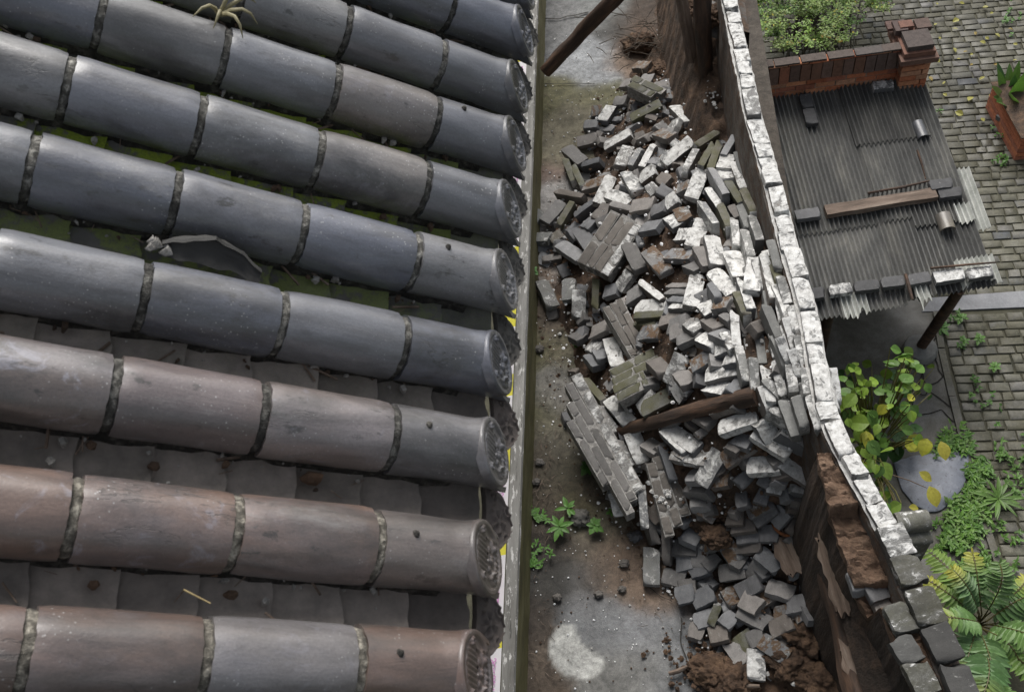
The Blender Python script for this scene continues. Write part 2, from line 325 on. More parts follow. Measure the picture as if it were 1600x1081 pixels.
def disc_mesh():
    nr, na = 40, 96; P = []
    for i in range(nr+1):
        r = max(1e-3, i/nr); row = []
        for k in range(na+1):
            a = 2*math.pi*k/na; p, q = r*math.cos(a), r*math.sin(a); h = disc_h(p, q)+0.012*nz(p*6, q*6)
            row.append((p*RR*1.07, q*RR*1.07, h*RR*0.75+0.006))
        P.append(row)
    b = MB(); b.grid(P); rim = P[-1]; b.grid([rim, [(x*1.0, y*1.0, -0.014) for x, y, z in rim]]); b.add([(x, y, -0.014) for x, y, z in rim[:-1]], [tuple(range(95, -1, -1))])
    return b
o = disc_mesh().build('tmp', M['tile'], smooth=70); disc_me = o.data; bpy.data.objects.remove(o)
def drip_mesh():                     # leaf-shaped hanging plate, x along eave, y from top (0) to tip, z outwards
    W, HH = 0.106, 0.112; P = []; nu, nv = 64, 60
    for j in range(nv+1):
        t = j/nv
        hw = W*(1-t**1.9*0.93)*(1+0.10*math.cos(t*9.0)*(t > 0.12))
        row = []
        for i in range(nu+1):
            s = -1+2*i/nu; x = s*hw; top = 0.020*(1-(s*s)); y = -top*(1-t) - HH*t; p, q = x/W, t
            h = 0.10*sstep(0.80, 0.9, abs(s))
            d = math.hypot(p, (q-0.42)*1.05); a = math.atan2(p, q-0.42)
            if d < 0.36: h += 0.16*(0.5+0.5*math.cos(a*5))*sstep(0.36, 0.28, d)*sstep(0.05, 0.12, d)
            h += 0.16*sstep(0.11, 0.05, d)
            for sx in (-1, 1):
                dd = math.hypot(p-sx*0.58, (q-0.24)*1.05); h += 0.12*math.exp(-((dd-0.15)/0.045)**2)+0.12*sstep(0.07, 0.03, dd)
                dd = math.hypot(p-sx*0.34, (q-0.78)*1.05); h += 0.10*math.exp(-((dd-0.11)/0.04)**2)
            row.append((x, y, h*0.075+0.006))
        P.append(row)
    b = MB(); b.grid(P, flip=True); Q = [[(x, y, -0.010) for x, y, z in r] for r in P]; b.grid(Q)
    b.grid([[r[0] for r in P], [r[0] for r in Q]], flip=False); b.grid([[r[-1] for r in P], [r[-1] for r in Q]], flip=True); b.grid([P[-1], Q[-1]], flip=True); b.grid([P[0], Q[0]])
    return b
o = drip_mesh().build('tmp', M['pan'], smooth=70); drip_me = o.data; bpy.data.objects.remove(o)
PW, PVIS, PLEN = 0.112, 0.158, 0.205
def pan_mesh(seed):
    rnd = random.Random(seed*7+1); nx, ny = 10, 14; P, Q = [], []
    for a in range(nx+1):
        x = -PLEN+PLEN*a/nx; r1, r2 = [], []
        for k in range(ny+1):
            y = -PW+2*PW*k/ny; z = -0.058+0.030*(y/PW)**2+0.024*(x/PLEN)+0.0018*nz(x*14+seed*5, y*14)
            xx = x+(0.006*nz(y*26, seed*9.1)-(0.02*max(0, nz(y*12, seed*4.3)-0.15)) if a == nx else 0)
            r1.append((xx, y, z)); r2.append((xx, y, z-0.017))
        P.append(r1); Q.append(r2)
    b = MB(); b.grid(P); b.grid(Q, flip=True); b.grid([P[-1], Q[-1]]); b.grid([[r[0] for r in P], [r[0] for r in Q]], flip=True); b.grid([[r[-1] for r in P], [r[-1] for r in Q]])
    return b
pan_me = []
for s in range(6):
    o = pan_mesh(s).build('tmp', M['pan'], smooth=45); pan_me.append(o.data); bpy.data.objects.remove(o)

GREYT, PALE, BRN, BRG = (0.088, 0.096, 0.122), (0.15, 0.15, 0.155), (0.138, 0.094, 0.077), (0.118, 0.096, 0.088)
# colour and lilac bloom of each barrel tile from the eave upwards, row by row from the near end
ROWC = [[(BRN, 0), ((0.135, 0.125, 0.125), .3), (BRN, .1), (BRN, 0), (BRN, 0), (BRN, 0)],
        [((0.145, 0.122, 0.112), .05), (BRN, .1), (BRN, .55), (BRN, .6), (BRN, .4), (BRG, .2)],
        [((0.125, 0.118, 0.118), .1), ((0.165, 0.135, 0.125), .9), (BRN, .35), (BRG, .8), (BRN, .4), (BRG, .2)],
        [(GREYT, 0), ((0.135, 0.14, 0.155), 0), (GREYT, .0), ((0.125, 0.13, 0.145), 0), (GREYT, 0), (GREYT, 0)],
        [((0.15, 0.15, 0.155), .1), (GREYT, 0), ((0.125, 0.13, 0.15), 0), (GREYT, 0), ((0.13, 0.135, 0.15), 0), (GREYT, 0)],
        [((0.10, 0.105, 0.115), 0), ((0.165, 0.152, 0.145), .4), ((0.14, 0.145, 0.155), .1), ((0.12, 0.125, 0.145), 0), (PALE, 0), (PALE, 0)],
        [((0.105, 0.11, 0.125), 0), ((0.155, 0.138, 0.13), .3), ((0.12, 0.125, 0.14), 0), (PALE, 0), (GREYT, 0), (PALE, 0)],
        [((0.10, 0.105, 0.118), 0), ((0.125, 0.13, 0.145), 0), (PALE, 0), (PALE, 0), (GREYT, 0)],
        [(GREYT, 0), (GREYT, 0), (PALE, 0), (GREYT, 0)],
        [(GREYT, 0), (GREYT, 0), (GREYT, 0)]]
rr = random.Random(3)
for r, cols in enumerate(ROWC):
    P = E0 + Vector((0.0042, S_, 0))*r + Vector((rr.uniform(-.006, .006), rr.uniform(-.006, .006), rr.uniform(-.003, .003)))
    ax = (TD + Vector((0, rr.uniform(-.006, .006), 0))).normalized(); ay = (TA-ax*TA.dot(ax)).normalized(); an = ax.cross(ay)
    for k, (c, lil) in enumerate(cols):
        o = link('end_barrel_tile' if k == 0 else 'barrel_tile', end_me if k == 0 else tube_me[rr.randrange(4)], house)
        roll = rr.uniform(-.05, .05); y2 = ay*math.cos(roll)+an*math.sin(roll); z2 = ax.cross(y2)
        frame(o, basis(ax, y2, z2, P - ax*(LE+LT*(k-1) if k else 0) + an*rr.uniform(-.0025, .0025)), house)
        j = rr.uniform(1.05, 1.3); o.color = (c[0]*j, c[1]*j, c[2]*j, lil)
        if k > 0:
            q = link('mortar_joint', joint_me[rr.randrange(3)]); q.parent = o; g_ = rr.uniform(.45, 1.5); q.color = (g_, g_, g_*.97, 1)
            if r < 2: q.color = (1.8, 1.72, 1.55, 1)
            q.location = (0.024, 0, 0)
        else:
            dd = link('carved_disc', disc_me); dd.parent = o
            Ml = basis(ax, y2, z2, P); dd.matrix_basis = Ml.inverted() @ basis(DX, DY, DN, P + an*RR - DY*RR*1.0)
            dd.color = (c[0]*.95, c[1]*.93, c[2]*.93, 0)
            if r not in (0, 1, 2, 4, 6): continue
            nb = MB(); nb.tube([(-.135, .012, RR-.004), (-.135, .012, RR+.004), (-.133, .013, RR+.010)], [.009, .008, .003], 10, rough=0.5)
            nail = nb.build('nail_cap', M['tilemortar'], smooth=60); nail.parent = o; nail.color = (0.5, 0.48, 0.45, 1)
    L = LT*len(cols)
    b = MB(); P2 = []
    for sgn in (-1, 1):
        rows = []
        for a in range(60):
            x = -L+ (L-0.02)*a/59
            rows.append([(x, sgn*(0.068+0.010*nz(x*14, sgn*3+r)), -0.10), (x, sgn*(0.078+0.014*nz(x*17, sgn+r*3)), -0.062), (x, sgn*(0.072+0.008*nz(x*20, sgn+r)), -0.03)])
        b.grid(rows, flip=(sgn > 0))
    o = b.build('mortar_bedding', M['tilemortar'], house, smooth=60); o.color = (0.35, 0.34, 0.32, 1); frame(o, basis(ax, ay, an, P), house)
    # pan channel on the near side of row r+1, i.e. between r and r+1
    Pm = P + Vector((0, 1, 0))*S_*0.5
    npan = min(10, int(L/PVIS)+1) if r < 9 else 0
    for k in range(npan):
        o = link('pan_tile', pan_me[rr.randrange(6)], house)
        tw = rr.uniform(-.03, .03); x2 = (ax+ay*tw).normalized(); y2 = (ay-x2*ay.dot(x2)).normalized()
        frame(o, basis(x2, y2, x2.cross(y2), Pm-ax*(PVIS*k-0.088)+ay*rr.uniform(-.006, .006)+an*rr.uniform(-.003, .003)), house)
        g = rr.uniform(0.8, 1.2); base = (0.245, 0.215, 0.193) if r < 3 else (0.12, 0.118, 0.108)
        moss = interp(r, [(0, 0), (2, 0.03), (3, 0.45), (4, 0.95), (8, 1.0)])*interp(k, [(0, 0.15), (2, 0.9), (9, 1)])
        if k == 0 and r < 3: base = (0.125, 0.108, 0.098)
        o.color = (base[0]*g, base[1]*g, base[2]*g, moss)
        if k == 0:
            dd = link('drip_tile', drip_me, house); t = math.radians(34 + rr.uniform(-4, 4))
            dv = Vector((math.sin(t)*0.98, 0.0, -math.cos(t))); dn = Vector((math.cos(t), 0, math.sin(t))); dx = Vector((0, 1, 0))
            tip = Pm + ax*0.088 - an*0.062
            frame(dd, basis(dx, -dv, dx.cross(-dv), tip), house); dd.color = (base[0]*1.05, base[1]*1.0, base[2]*1.0, 0)
# roof deck, eave board and house wall below
b = MB(); b.box((-2.2, -0.5, -0.150), (-0.06, 2.75, -0.115))
o = b.build('roof_deck', M['darkwood'], house); frame(o, basis(TD, TA, TN, E0), house)
b = MB(); b.box((-0.56, 0.1, 4.17), (-0.53, 3.3, 4.27)); o = b.build('eave_board', M['darkwood'], house)
b = MB()
for i in range(13): b.tube([Vector((-0.60, 0.25+i*0.24, 4.18)), Vector((-1.9, 0.1+i*0.24, 5.12))], 0.04, 8)
b.build('rafters', M['darkwood'], house, smooth=40)
b = MB(); b.box((-1.75, -0.5, -0.3), (-1.55, 9.5, 4.2)); o = b.build('house_wall', M['mortar'], house)
# things lying on the roof
def roofp(u, v, lift):               # point on the plane of the roof seen at a pixel of the photograph
    r = ray(u, v); Pp = E0 + TN*lift; t = (Pp-O_).dot(TN)/r.dot(TN); return O_+r*t
def shard(name, pts, w, label, parent=None):
    b = MB(); P = []; n = len(pts); up = []
    for i, p in enumerate(pts):
        e = 0.35+0.65*math.sin(math.pi*(i+0.6)/(n+0.2)); row = []
        for k in range(7):
            s = k/6; row.append(p + TN*(w*e*s*(0.8+0.2*nz(i*0.9, 2))) + TA*(0.05*math.sin(s*2.2)*e + 0.012*nz(i*0.8, s*3)))
        P.append(row)
    P = [[q_+TN*.006*nz(a_*1.7, b_*1.3)+TA*.006*nz(a_*2.1, b_, 5) for b_, q_ in enumerate(r_)] for a_, r_ in enumerate(P)]
    b.grid(P); Q = [[q-TA*0.010 for q in r] for r in P]; b.grid(Q, flip=True)
    b.grid([[r[-1] for r in P], [r[-1] for r in Q]]); b.grid([P[0], Q[0]], flip=True); b.grid([P[-1], Q[-1]])
    return b
pts = [roofp(250+15.5*i, 394+3.5*i+(9 if i > 8 else 0), 0.03) for i in range(11)]
o = shard('s', pts, 0.055, '').build('broken_tile_shard', M['pan'], smooth=50, loc=pts[5]); o.color = (0.036, 0.035, 0.033, 0)
tag(o, 'thin curved broken tile shard wedged on edge in the roof channel', 'tile shard')
p = roofp(246, 383, 0.04); b = MB()
for k in range(7):
    c_ = p+TD*rr.uniform(-.03, .03)+TA*rr.uniform(-.012, .012); rd_ = rr.uniform(.006, .015); b.tube([c_-TN*rd_, c_, c_+TN*rd_*.8], [rd_*.6, rd_, rd_*.3], 6, rough=1.2)
tag(b.build('mortar_crumb', M['mortar'], smooth=50, loc=p), 'pale crumbs of mortar beside the curved tile shard', 'mortar crumbs')
p = roofp(342, 24, 0.08); b = MB()
for a, ln in ((-75, .10), (-40, .09), (5, .11), (50, .10), (95, .11), (130, .07)):
    di = TD*math.cos(math.radians(a-60))+TA*math.sin(math.radians(a-60)); di = di.normalized()
    P = [p+di*ln*s+TN*(0.055*math.sin(s*2.6)) for s in (0, .25, .5, .75, 1)]
    b.tube(P, [.0055, .006, .005, .004, .001], 6, col=(0.30, 0.27, 0.16))
tag(b.build('roof_weed', M['leaf'], smooth=60, loc=p), 'small dry weed with curling pale leaves growing out of the roof', 'weed')
p = roofp(306, 936, 0.0); b = MB(); b.tube([p-TD*.03+TA*.012+TN*.02, p+TD*.025-TA*.012+TN*.02], [.0022, .0016], 6)
M['straw'] = mat_mottle('straw', [(0.3, 0.22, 0.10), (0.5, 0.4, 0.2)], 30, 0.7)
tag(b.build('straw', M['straw'], loc=p), 'single yellow straw lying in the brown tile channel', 'straw')
for (u, v, lab, rad) in ((240, 730, 'small round pebble in the tile channel beside the lilac blotched brown tile', .012), (360, 930, 'crumbling brown lump lying in the nearest tile channel', .014), (485, 750, 'broken flake of tile standing in the channel between two brown rows', .022)):
    p = roofp(u, v, -0.045); b = MB(); b.tube([p-TD*rad, p-TD*rad*.4+TN*rad*.6, p+TD*rad*.5+TN*rad*.5, p+TD*rad], [rad*.3, rad*.8, rad*.8, rad*.2], 7, rough=0.7)
    tag(b.build('pebble', M['darkearth'], smooth=50, loc=p), lab, 'pebble')

b = MB(); qq = random.Random(41)                       # silt, crumbs and leaf scraps caught in the channels
for k in range(520):
    r = qq.randrange(0, 8); x = qq.uniform(.1, 1.9); sd = qq.choice((-1, 1, 1)); y = sd*qq.uniform(.035, .06) if qq.random() < .75 else qq.uniform(-.03, .05)
    p = E0 + Vector((0.0042, S_, 0))*(r+.5) - TD*x + TA*y - TN*(.052-.03*(y/PW)**2); s = qq.choice((.003, .004, .006, .010)); a = qq.uniform(0, 6.28); d = (TD*math.cos(a)+TA*math.sin(a))
    if qq.random() < .25: b.tube([p-d*s*4, p+d*s*4], s*.35, 4, 1)
    else: b.tube([p-d*s, p-d*s*.3+TN*s*.9, p+d*s*.5+TN*s*.8, p+d*s], [s*.3, s*.8, s*.8, s*.2], 5, qq.choice((0, 0, 2)), rough=.8)
tag(b.build('channel_litter', [M['mortar'], M['palewood'], M['darkearth']], smooth=50), kind='stuff')
# ================================================================== LOW WALL + TAPE UNDER THE EAVE
LWX = at(828, 400, 0.42).x
lw = empty('low_wall', (LWX-0.06, 5, 0), 'narrow weathered low wall with flaking whitewash and a mossy side below the tiled eave', 'low wall')
def wavy_strip(xs, zs, y0, y1, n, amp):
    rows = []
    for i in range(n+1):
        y = y0+(y1-y0)*i/n; rows.append([(x+amp*nz(y*6, k*3.3), y, z+amp*nz(y*5, k*2.1+9)) for k, (x, z) in enumerate(zip(xs, zs))])
    return rows
M['plank'] = None
def mat_plank():
    t = NT('flaking_whitewashed_coping'); n1 = t.noise(7, 8, 0.7, (1, 0.12, 1)); n2 = t.noise(30, 8, 0.75, (1, 0.3, 1))
    c = t.ramp(n1, [(0.3, (0.10, 0.095, 0.085)), (0.55, (0.23, 0.225, 0.21)), (0.7, (0.38, 0.37, 0.35))])
    c = t.mix(t.ramp(n2, [(0.56, 0.0), (0.6, 1.0)]), c, (0.55, 0.54, 0.52)); c = t.mix(t.ramp(t.noise(60, 4, .7, (1, .08, 1)), [(0.3, 1.0), (0.4, 0.0)]), c, (0.04, 0.04, 0.035))
    return t.fin(c, 0.85, n2, 0.006, 0.7)
M['plank'] = mat_plank()
M['mossside'] = mat_mottle('mossy_green_plaster', [(0.045, 0.04, 0.018), (0.115, 0.105, 0.04), (0.19, 0.175, 0.095)], 6, 0.85, 0.008, stretch=(1, 0.4, 1))
b = MB(); b.grid(wavy_strip([LWX-.092, LWX-.088, LWX-.045, LWX-.010, LWX], [.30, .425, .435, .43, .405], 0.8, 9.6, 160, .004), flip=True); o = b.build('coping', M['plank'], lw, smooth=30)
b = MB(); b.grid(wavy_strip([LWX, LWX+.004, LWX+.004, LWX+.02], [.405, .38, .1, -.02], 0.8, 9.6, 160, .004), flip=True); o = b.build('mossy_face', M['mossside'], lw, smooth=40)
b = MB(); b.grid(wavy_strip([LWX-.092, LWX-.094, LWX-.096], [.30, .2, -.02], 0.8, 9.6, 60, .004)); o = b.build('rear_face', M['mortar'], lw, smooth=40)
def mat_tape():
    t = NT('printed_plastic_tape'); sx = t.n('ShaderNodeSeparateXYZ'); t.l(t.tc.outputs['Object'], sx.inputs[0])
    w = t.math('FRACT', t.math('MULTIPLY', sx.outputs['Y'], 1/0.62)); k = t.ramp(w, [(0.0, 0.0), (0.30, 1.0)]); k.node.color_ramp.interpolation = 'CONSTANT'
    c = t.mix(k, (0.72, 0.66, 0.08), (0.76, 0.74, 0.76)); return t.fin(c, 0.4, None)
M['tape'] = mat_tape()
M['pink'] = mat_mottle('pink_print', [(0.62, 0.25, 0.55), (0.68, 0.32, 0.6)], 20, 0.5)
tx0, tx1, tz = LWX-.27, LWX-.096, 0.41
tape = empty('warning_tape', ((tx0+tx1)/2, 5, tz), 'white and yellow warning tape with pink print stretched along under the eave', 'warning tape')
b = MB(); P = []
for i in range(161):
    y = 0.8+8.8*i/160; P.append([(tx0+(tx1-tx0)*k/4, y, tz-0.07+0.07*k/4+0.012*nz(y*1.5, k*.3)) for k in range(5)])
b.grid(P, flip=True); b.build('tape_band', M['tape'], tape, smooth=60)
FONT = None
def lettering(name, txt, size, Mx, parent, mat):
    cu = bpy.data.curves.new(name, 'FONT'); cu.body = txt; cu.size = size; cu.align_x = 'CENTER'; cu.align_y = 'CENTER'
    o = bpy.data.objects.new(name, cu); C.objects.link(o)
    dg = bpy.context.evaluated_depsgraph_get(); me = bpy.data.meshes.new_from_object(o.evaluated_get(dg)); C.objects.unlink(o); bpy.data.objects.remove(o)
    me.materials.clear(); me.materials.append(mat); q = link(name, me, parent); frame(q, Mx, parent); return q
sl = math.atan2(0.07, tx1-tx0); tyv = Vector((0, 1, 0)); tup = Vector((-math.cos(sl), 0, -math.sin(sl))); tnn = tyv.cross(tup)
for i in range(12):
    yb = 0.62*(i+1+0.65)
    p = Vector((tx1-0.066, yb, tz-0.022+0.016))
    lettering('printed_text', '\u8b66\u6212\u7ebf' if i % 2 else 'LINE', 0.105 if i % 2 else 0.12, basis(tyv, tup, tnn, p), tape, M['pink'])
# ================================================================== YARD GROUND (z = 0) AND RUBBLE HEAP
ZR = -2.2                                           # level of the court beyond the wall
WALL = [(1130, -60), (1143, 12), (1151, 50), (1157, 82), (1166, 118), (1176, 172), (1192, 226), (1210, 290), (1224, 345), (1238, 400), (1254, 450), (1266, 500), (1276, 560), (1290, 630), (1312, 685), (1335, 728), (1358, 768), (1378, 805), (1402, 850), (1426, 905), (1445, 945), (1464, 988), (1486, 1035), (1512, 1095), (1540, 1160)]
ZT = 1.6
WXY = [at(u, v, ZT) for u, v in WALL][::-1]           # near to far, centre line of the outer skin
def wall_x(y): return interp(y, [(p.y, p.x) for p in WXY])
AY = [(1.4, .03), (1.9, .10), (2.3, .22), (2.65, .48), (2.85, 1.0), (3.05, 1.34), (3.5, 1.46), (3.9, 1.42), (4.2, 1.28), (4.6, 1.15), (5.5, .95), (6.0, .72), (6.6, .45), (7.4, .25), (8.2, .25), (9, .2)]
XL = [(1.4, .5), (1.9, .45), (2.3, .18), (2.8, -.12), (3.4, -.50), (4.0, -.62), (4.3, -.60), (4.8, -.80), (5.4, -.86), (6.0, -.62), (6.8, -.42), (7.4, -.2), (8.0, .15), (9, .3)]
def mound(x, y):
    A = interp(y, AY); xl = interp(y, XL); xr = wall_x(y)-0.06
    t = max(0.0, min(1.0, (x-xl)/(xr-xl)))
    h = A*(0.62*sstep(0, .9, t**0.8)+0.38*t*t)
    h += (0.06*nz(x*2.6, y*2.6)+0.035*nz(x*7, y*7, 3))*sstep(0.0, 0.12, t)
    return max(h, 0.0)
def on_heap(u, v, lift=0.0):
    lo, hi = -0.1, 2.4; r = ray(u, v)
    for k in range(120):
        z = hi-(hi-lo)*k/119; p = O_+r*((z-CAMH)/r.z)
        if mound(p.x, p.y)+lift >= z: return Vector((p.x, p.y, z))
    return p
# painted zones: (u, v, radius in metres, colour, wetness)
CONC, PALEC, WETC = (0.125, 0.125, 0.125), (0.24, 0.25, 0.26), (0.115, 0.12, 0.125)
TAN, MOSSG, DIRT, DARK, SAND, BRNE = (0.135, 0.122, 0.085), (0.09, 0.085, 0.042), (0.095, 0.075, 0.058), (0.032, 0.03, 0.026), (0.155, 0.112, 0.082), (0.11, 0.065, 0.04)
ZN = [(880, 10, .35, CONC, .3), (930, 15, .3, (0.15, 0.155, 0.15), .3), (865, 60, .3, CONC, .3), (910, 80, .32, PALEC, .3), (925, 110, .25, PALEC, .3), (960, 50, .25, DARK, .4), (1000, 60, .3, BRNE, .1), (1040, 20, .4, (0.05, 0.035, 0.025), .1), (975, 95, .2, SAND, .1),
      (880, 140, .25, MOSSG, .2), (900, 180, .3, TAN, .2), (870, 210, .3, TAN, .2), (930, 150, .2, MOSSG, .2), (855, 165, .2, MOSSG, .1), (850, 240, .2, TAN, .1), (850, 270, .18, (0.16, 0.12, 0.10), .1), (835, 262, .15, BRNE, .1), (860, 300, .2, (0.26, 0.25, 0.24), .1), (838, 310, .15, (0.22, 0.21, 0.2), .1), (870, 410, .2, (0.2, 0.18, 0.165), .1), (850, 425, .15, SAND, 0),
      (850, 500, .3, DIRT, 0), (840, 540, .25, MOSSG, 0), (880, 540, .25, TAN, 0), (860, 600, .22, (0.15, 0.145, 0.13), .2), (875, 620, .25, (0.16, 0.15, 0.14), .2), (845, 640, .25, MOSSG, 0), (880, 680, .3, (0.12, 0.11, 0.085), .1), (840, 720, .3, (0.06, 0.05, 0.036), 0), (880, 740, .25, (0.06, 0.055, 0.036), 0), (860, 780, .3, (0.06, 0.048, 0.034), 0), (910, 790, .2, MOSSG, 0), (850, 850, .25, (0.045, 0.036, 0.028), .1), (840, 900, .28, DARK, .5), (880, 900, .22, DARK, .5), (830, 960, .2, (0.05, 0.04, 0.032), .1), (835, 1040, .25, DIRT, 0), (850, 1075, .2, (0.08, 0.06, 0.045), 0),
      (930, 770, .2, DIRT, 0), (940, 820, .22, TAN, .1), (920, 850, .2, (0.1, 0.085, 0.065), .2), (960, 860, .25, SAND, .1), (990, 900, .25, SAND, .1), (1040, 930, .2, SAND, .1), (930, 890, .2, DIRT, .2), (905, 900, .15, (0.085, 0.085, 0.085), .7), (910, 945, .15, (0.09, 0.09, 0.092), .7),
      (960, 980, .22, WETC, .95), (1000, 985, .2, (0.15, 0.155, 0.165), 1.0), (1050, 990, .22, WETC, .9), (1090, 1000, .2, WETC, .6), (1000, 1040, .25, (0.15, 0.148, 0.14), .6), (1050, 1050, .2, WETC, .6), (940, 1060, .2, (0.13, 0.128, 0.12), .5), (900, 965, .12, WETC, .8), (1150, 1060, .25, BRNE, 0), (1200, 1020, .3, BRNE, 0), (1280, 1060, .3, BRNE, 0), (1250, 950, .3, BRNE, 0), (1180, 800, .5, DARK, 0)]
ZW = [(at(u, v), r, c, w) for u, v, r, c, w in ZN]
DRY = [at(u, v) for u, v in ((866, 985), (880, 973), (897, 980), (906, 1003), (925, 1018), (943, 1030), (940, 1046), (915, 1060), (886, 1054), (868, 1040), (858, 1012))]
def in_poly(x, y, poly):
    c = False; n = len(poly)
    for i in range(n):
        a, b = poly[i], poly[(i+1) % n]
        if (a[1] > y) != (b[1] > y) and x < (b[0]-a[0])*(y-a[1])/(b[1]-a[1])+a[0]: c = not c
    return c
def edge_d(x, y, poly):
    best = 9
    for i in range(len(poly)):
        a, b = poly[i], poly[(i+1) % len(poly)]; dx, dy = b[0]-a[0], b[1]-a[1]
        t = max(0, min(1, ((x-a[0])*dx+(y-a[1])*dy)/(dx*dx+dy*dy))); best = min(best, math.hypot(x-a[0]-t*dx, y-a[1]-t*dy))
    return best
def zone(x, y):
    xx = x+0.07*nz(x*5, y*5, 1)+0.03*nz(x*15, y*15, 1); yy = y+0.07*nz(x*5, y*5, 7)+0.03*nz(x*15, y*15, 7); W = 1e-9; c = [0, 0, 0]; w = 0
    for p, r, cc, ww in ZW:
        d = ((xx-p.x)**2+(yy-p.y)**2)/(r*r)
        if d < 6:
            k = math.exp(-d*2.6)+1e-6; W += k; w += k*ww; c = [a+k*b for a, b in zip(c, cc)]
    if W < 1e-5: return (0.06, 0.05, 0.04), 0
    c = [a/W for a in c]; w /= W
    wp = sstep(0.5, 0.75, w+0.35*nz(x*9, y*9, 5)+0.2*nz(x*25, y*25, 5))*sstep(.35, .7, w)
    w = 0.45*w+0.55*wp
    if abs(x+.2) < .75 and 1.4 < y < 3:
        px, py = x+0.02*nz(x*14, y*14), y+0.02*nz(x*14, y*14, 4)
        ins = in_poly(px, py, DRY); d = edge_d(px, py, DRY)*(1 if ins else -1); k = sstep(-.022, .010, d)
        c = [a+(b-a)*k for a, b in zip(c, (0.40, 0.40, 0.38))]; w *= 1-k
    return c, w
X0, X1, Y0, Y1, DX_ = LWX+0.012, 1.32, 0.7, 9.6, 0.026
nx, ny = int((X1-X0)/DX_), int((Y1-Y0)/DX_)
vs_, cs_ = [], []
for j in range(ny+1):
    for i in range(nx+1):
        x, y = X0+(X1-X0)*i/nx, Y0+(Y1-Y0)*j/ny; c, w = zone(x, y)
        z = (0.010*nz(x*9, y*9)+0.008*nz(x*23, y*23)+0.006*nz(x*50, y*50))*(1-0.85*min(1, w*1.3))
        vs_.append((x, y, z-0.012)); cs_ += [c[0], c[1], c[2], w]
me = bpy.data.meshes.new('yard_ground'); W_ = nx+1
me.from_pydata(vs_, [], [(j*W_+i, j*W_+i+1, (j+1)*W_+i+1, (j+1)*W_+i) for j in range(ny) for i in range(nx)])
me.color_attributes.new('Col', 'FLOAT_COLOR', 'POINT').data.foreach_set('color', cs_); me.materials.append(M['ground']); me.shade_smooth()
tag(link('yard_ground', me), kind='structure')
# cracks in the concrete
M['crack'] = mat_mottle('crack_dirt', [(0.012, 0.011, 0.01), (0.03, 0.026, 0.02)], 20, 0.95)
def ribbon(b, pts, w, z):
    P = []
    for i, p in enumerate(pts):
        a, c = pts[max(0, i-1)], pts[min(len(pts)-1, i+1)]; t = Vector((c.x-a.x, c.y-a.y, 0)).normalized(); n = Vector((-t.y, t.x, 0))*w*(0.6+0.6*abs(nz(i*1.3, w*99)))
        P.append([(p.x-n.x, p.y-n.y, z), (p.x+n.x, p.y+n.y, z)])
    b.grid(P)
def jag(px, n=8, amp=.02, z=0):
    q = [at(u, v, z) for u, v in px]; out = []
    for a, c in zip(q, q[1:]):
        for k in range(n): s = k/n; p = a.lerp(c, s); out.append(p+Vector((amp*nz(p.x*9, p.y*9), amp*nz(p.x*9, p.y*9, 5), 0)))
    return out+[q[-1]]
b = MB()
for px, w in (([(846, 30), (875, 30), (920, 20)], .010), ([(1061, 963), (1066, 1000), (1073, 1045)], .004), ([(1015, 920), (1050, 940)], .003), ([(848, 132), (930, 132)], .006)): ribbon(b, jag(px), w, 0.006)
tag(b.build('ground_cracks', M['crack']), kind='structure')
# heap of earth and fine rubble under the bricks
vs_, fs_ = [], []; NX, NY = 90, 260
for j in range(NY+1):
    y = 1.45+7.6*j/NY
    for i in range(NX+1):
        xl, xr = interp(y, XL)-0.05, wall_x(y)-0.03; x = xl+(xr-xl)*i/NX
        h = mound(x, y); rg = abs(nz(x*11, y*11))*0.05+0.03*nz(x*26, y*26)+0.015*nz(x*60, y*60)
        vs_.append((x, y, h+rg*sstep(0, .1, h)-0.045-(0.02 if i == 0 else 0)))
me = bpy.data.meshes.new('rubble_heap'); W_ = NX+1
me.from_pydata(vs_, [], [(j*W_+i, j*W_+i+1, (j+1)*W_+i+1, (j+1)*W_+i) for j in range(NY) for i in range(NX)]); me.materials.append(M['darkearth']); me.shade_smooth()
tag(link('earth_heap', me), kind='structure')

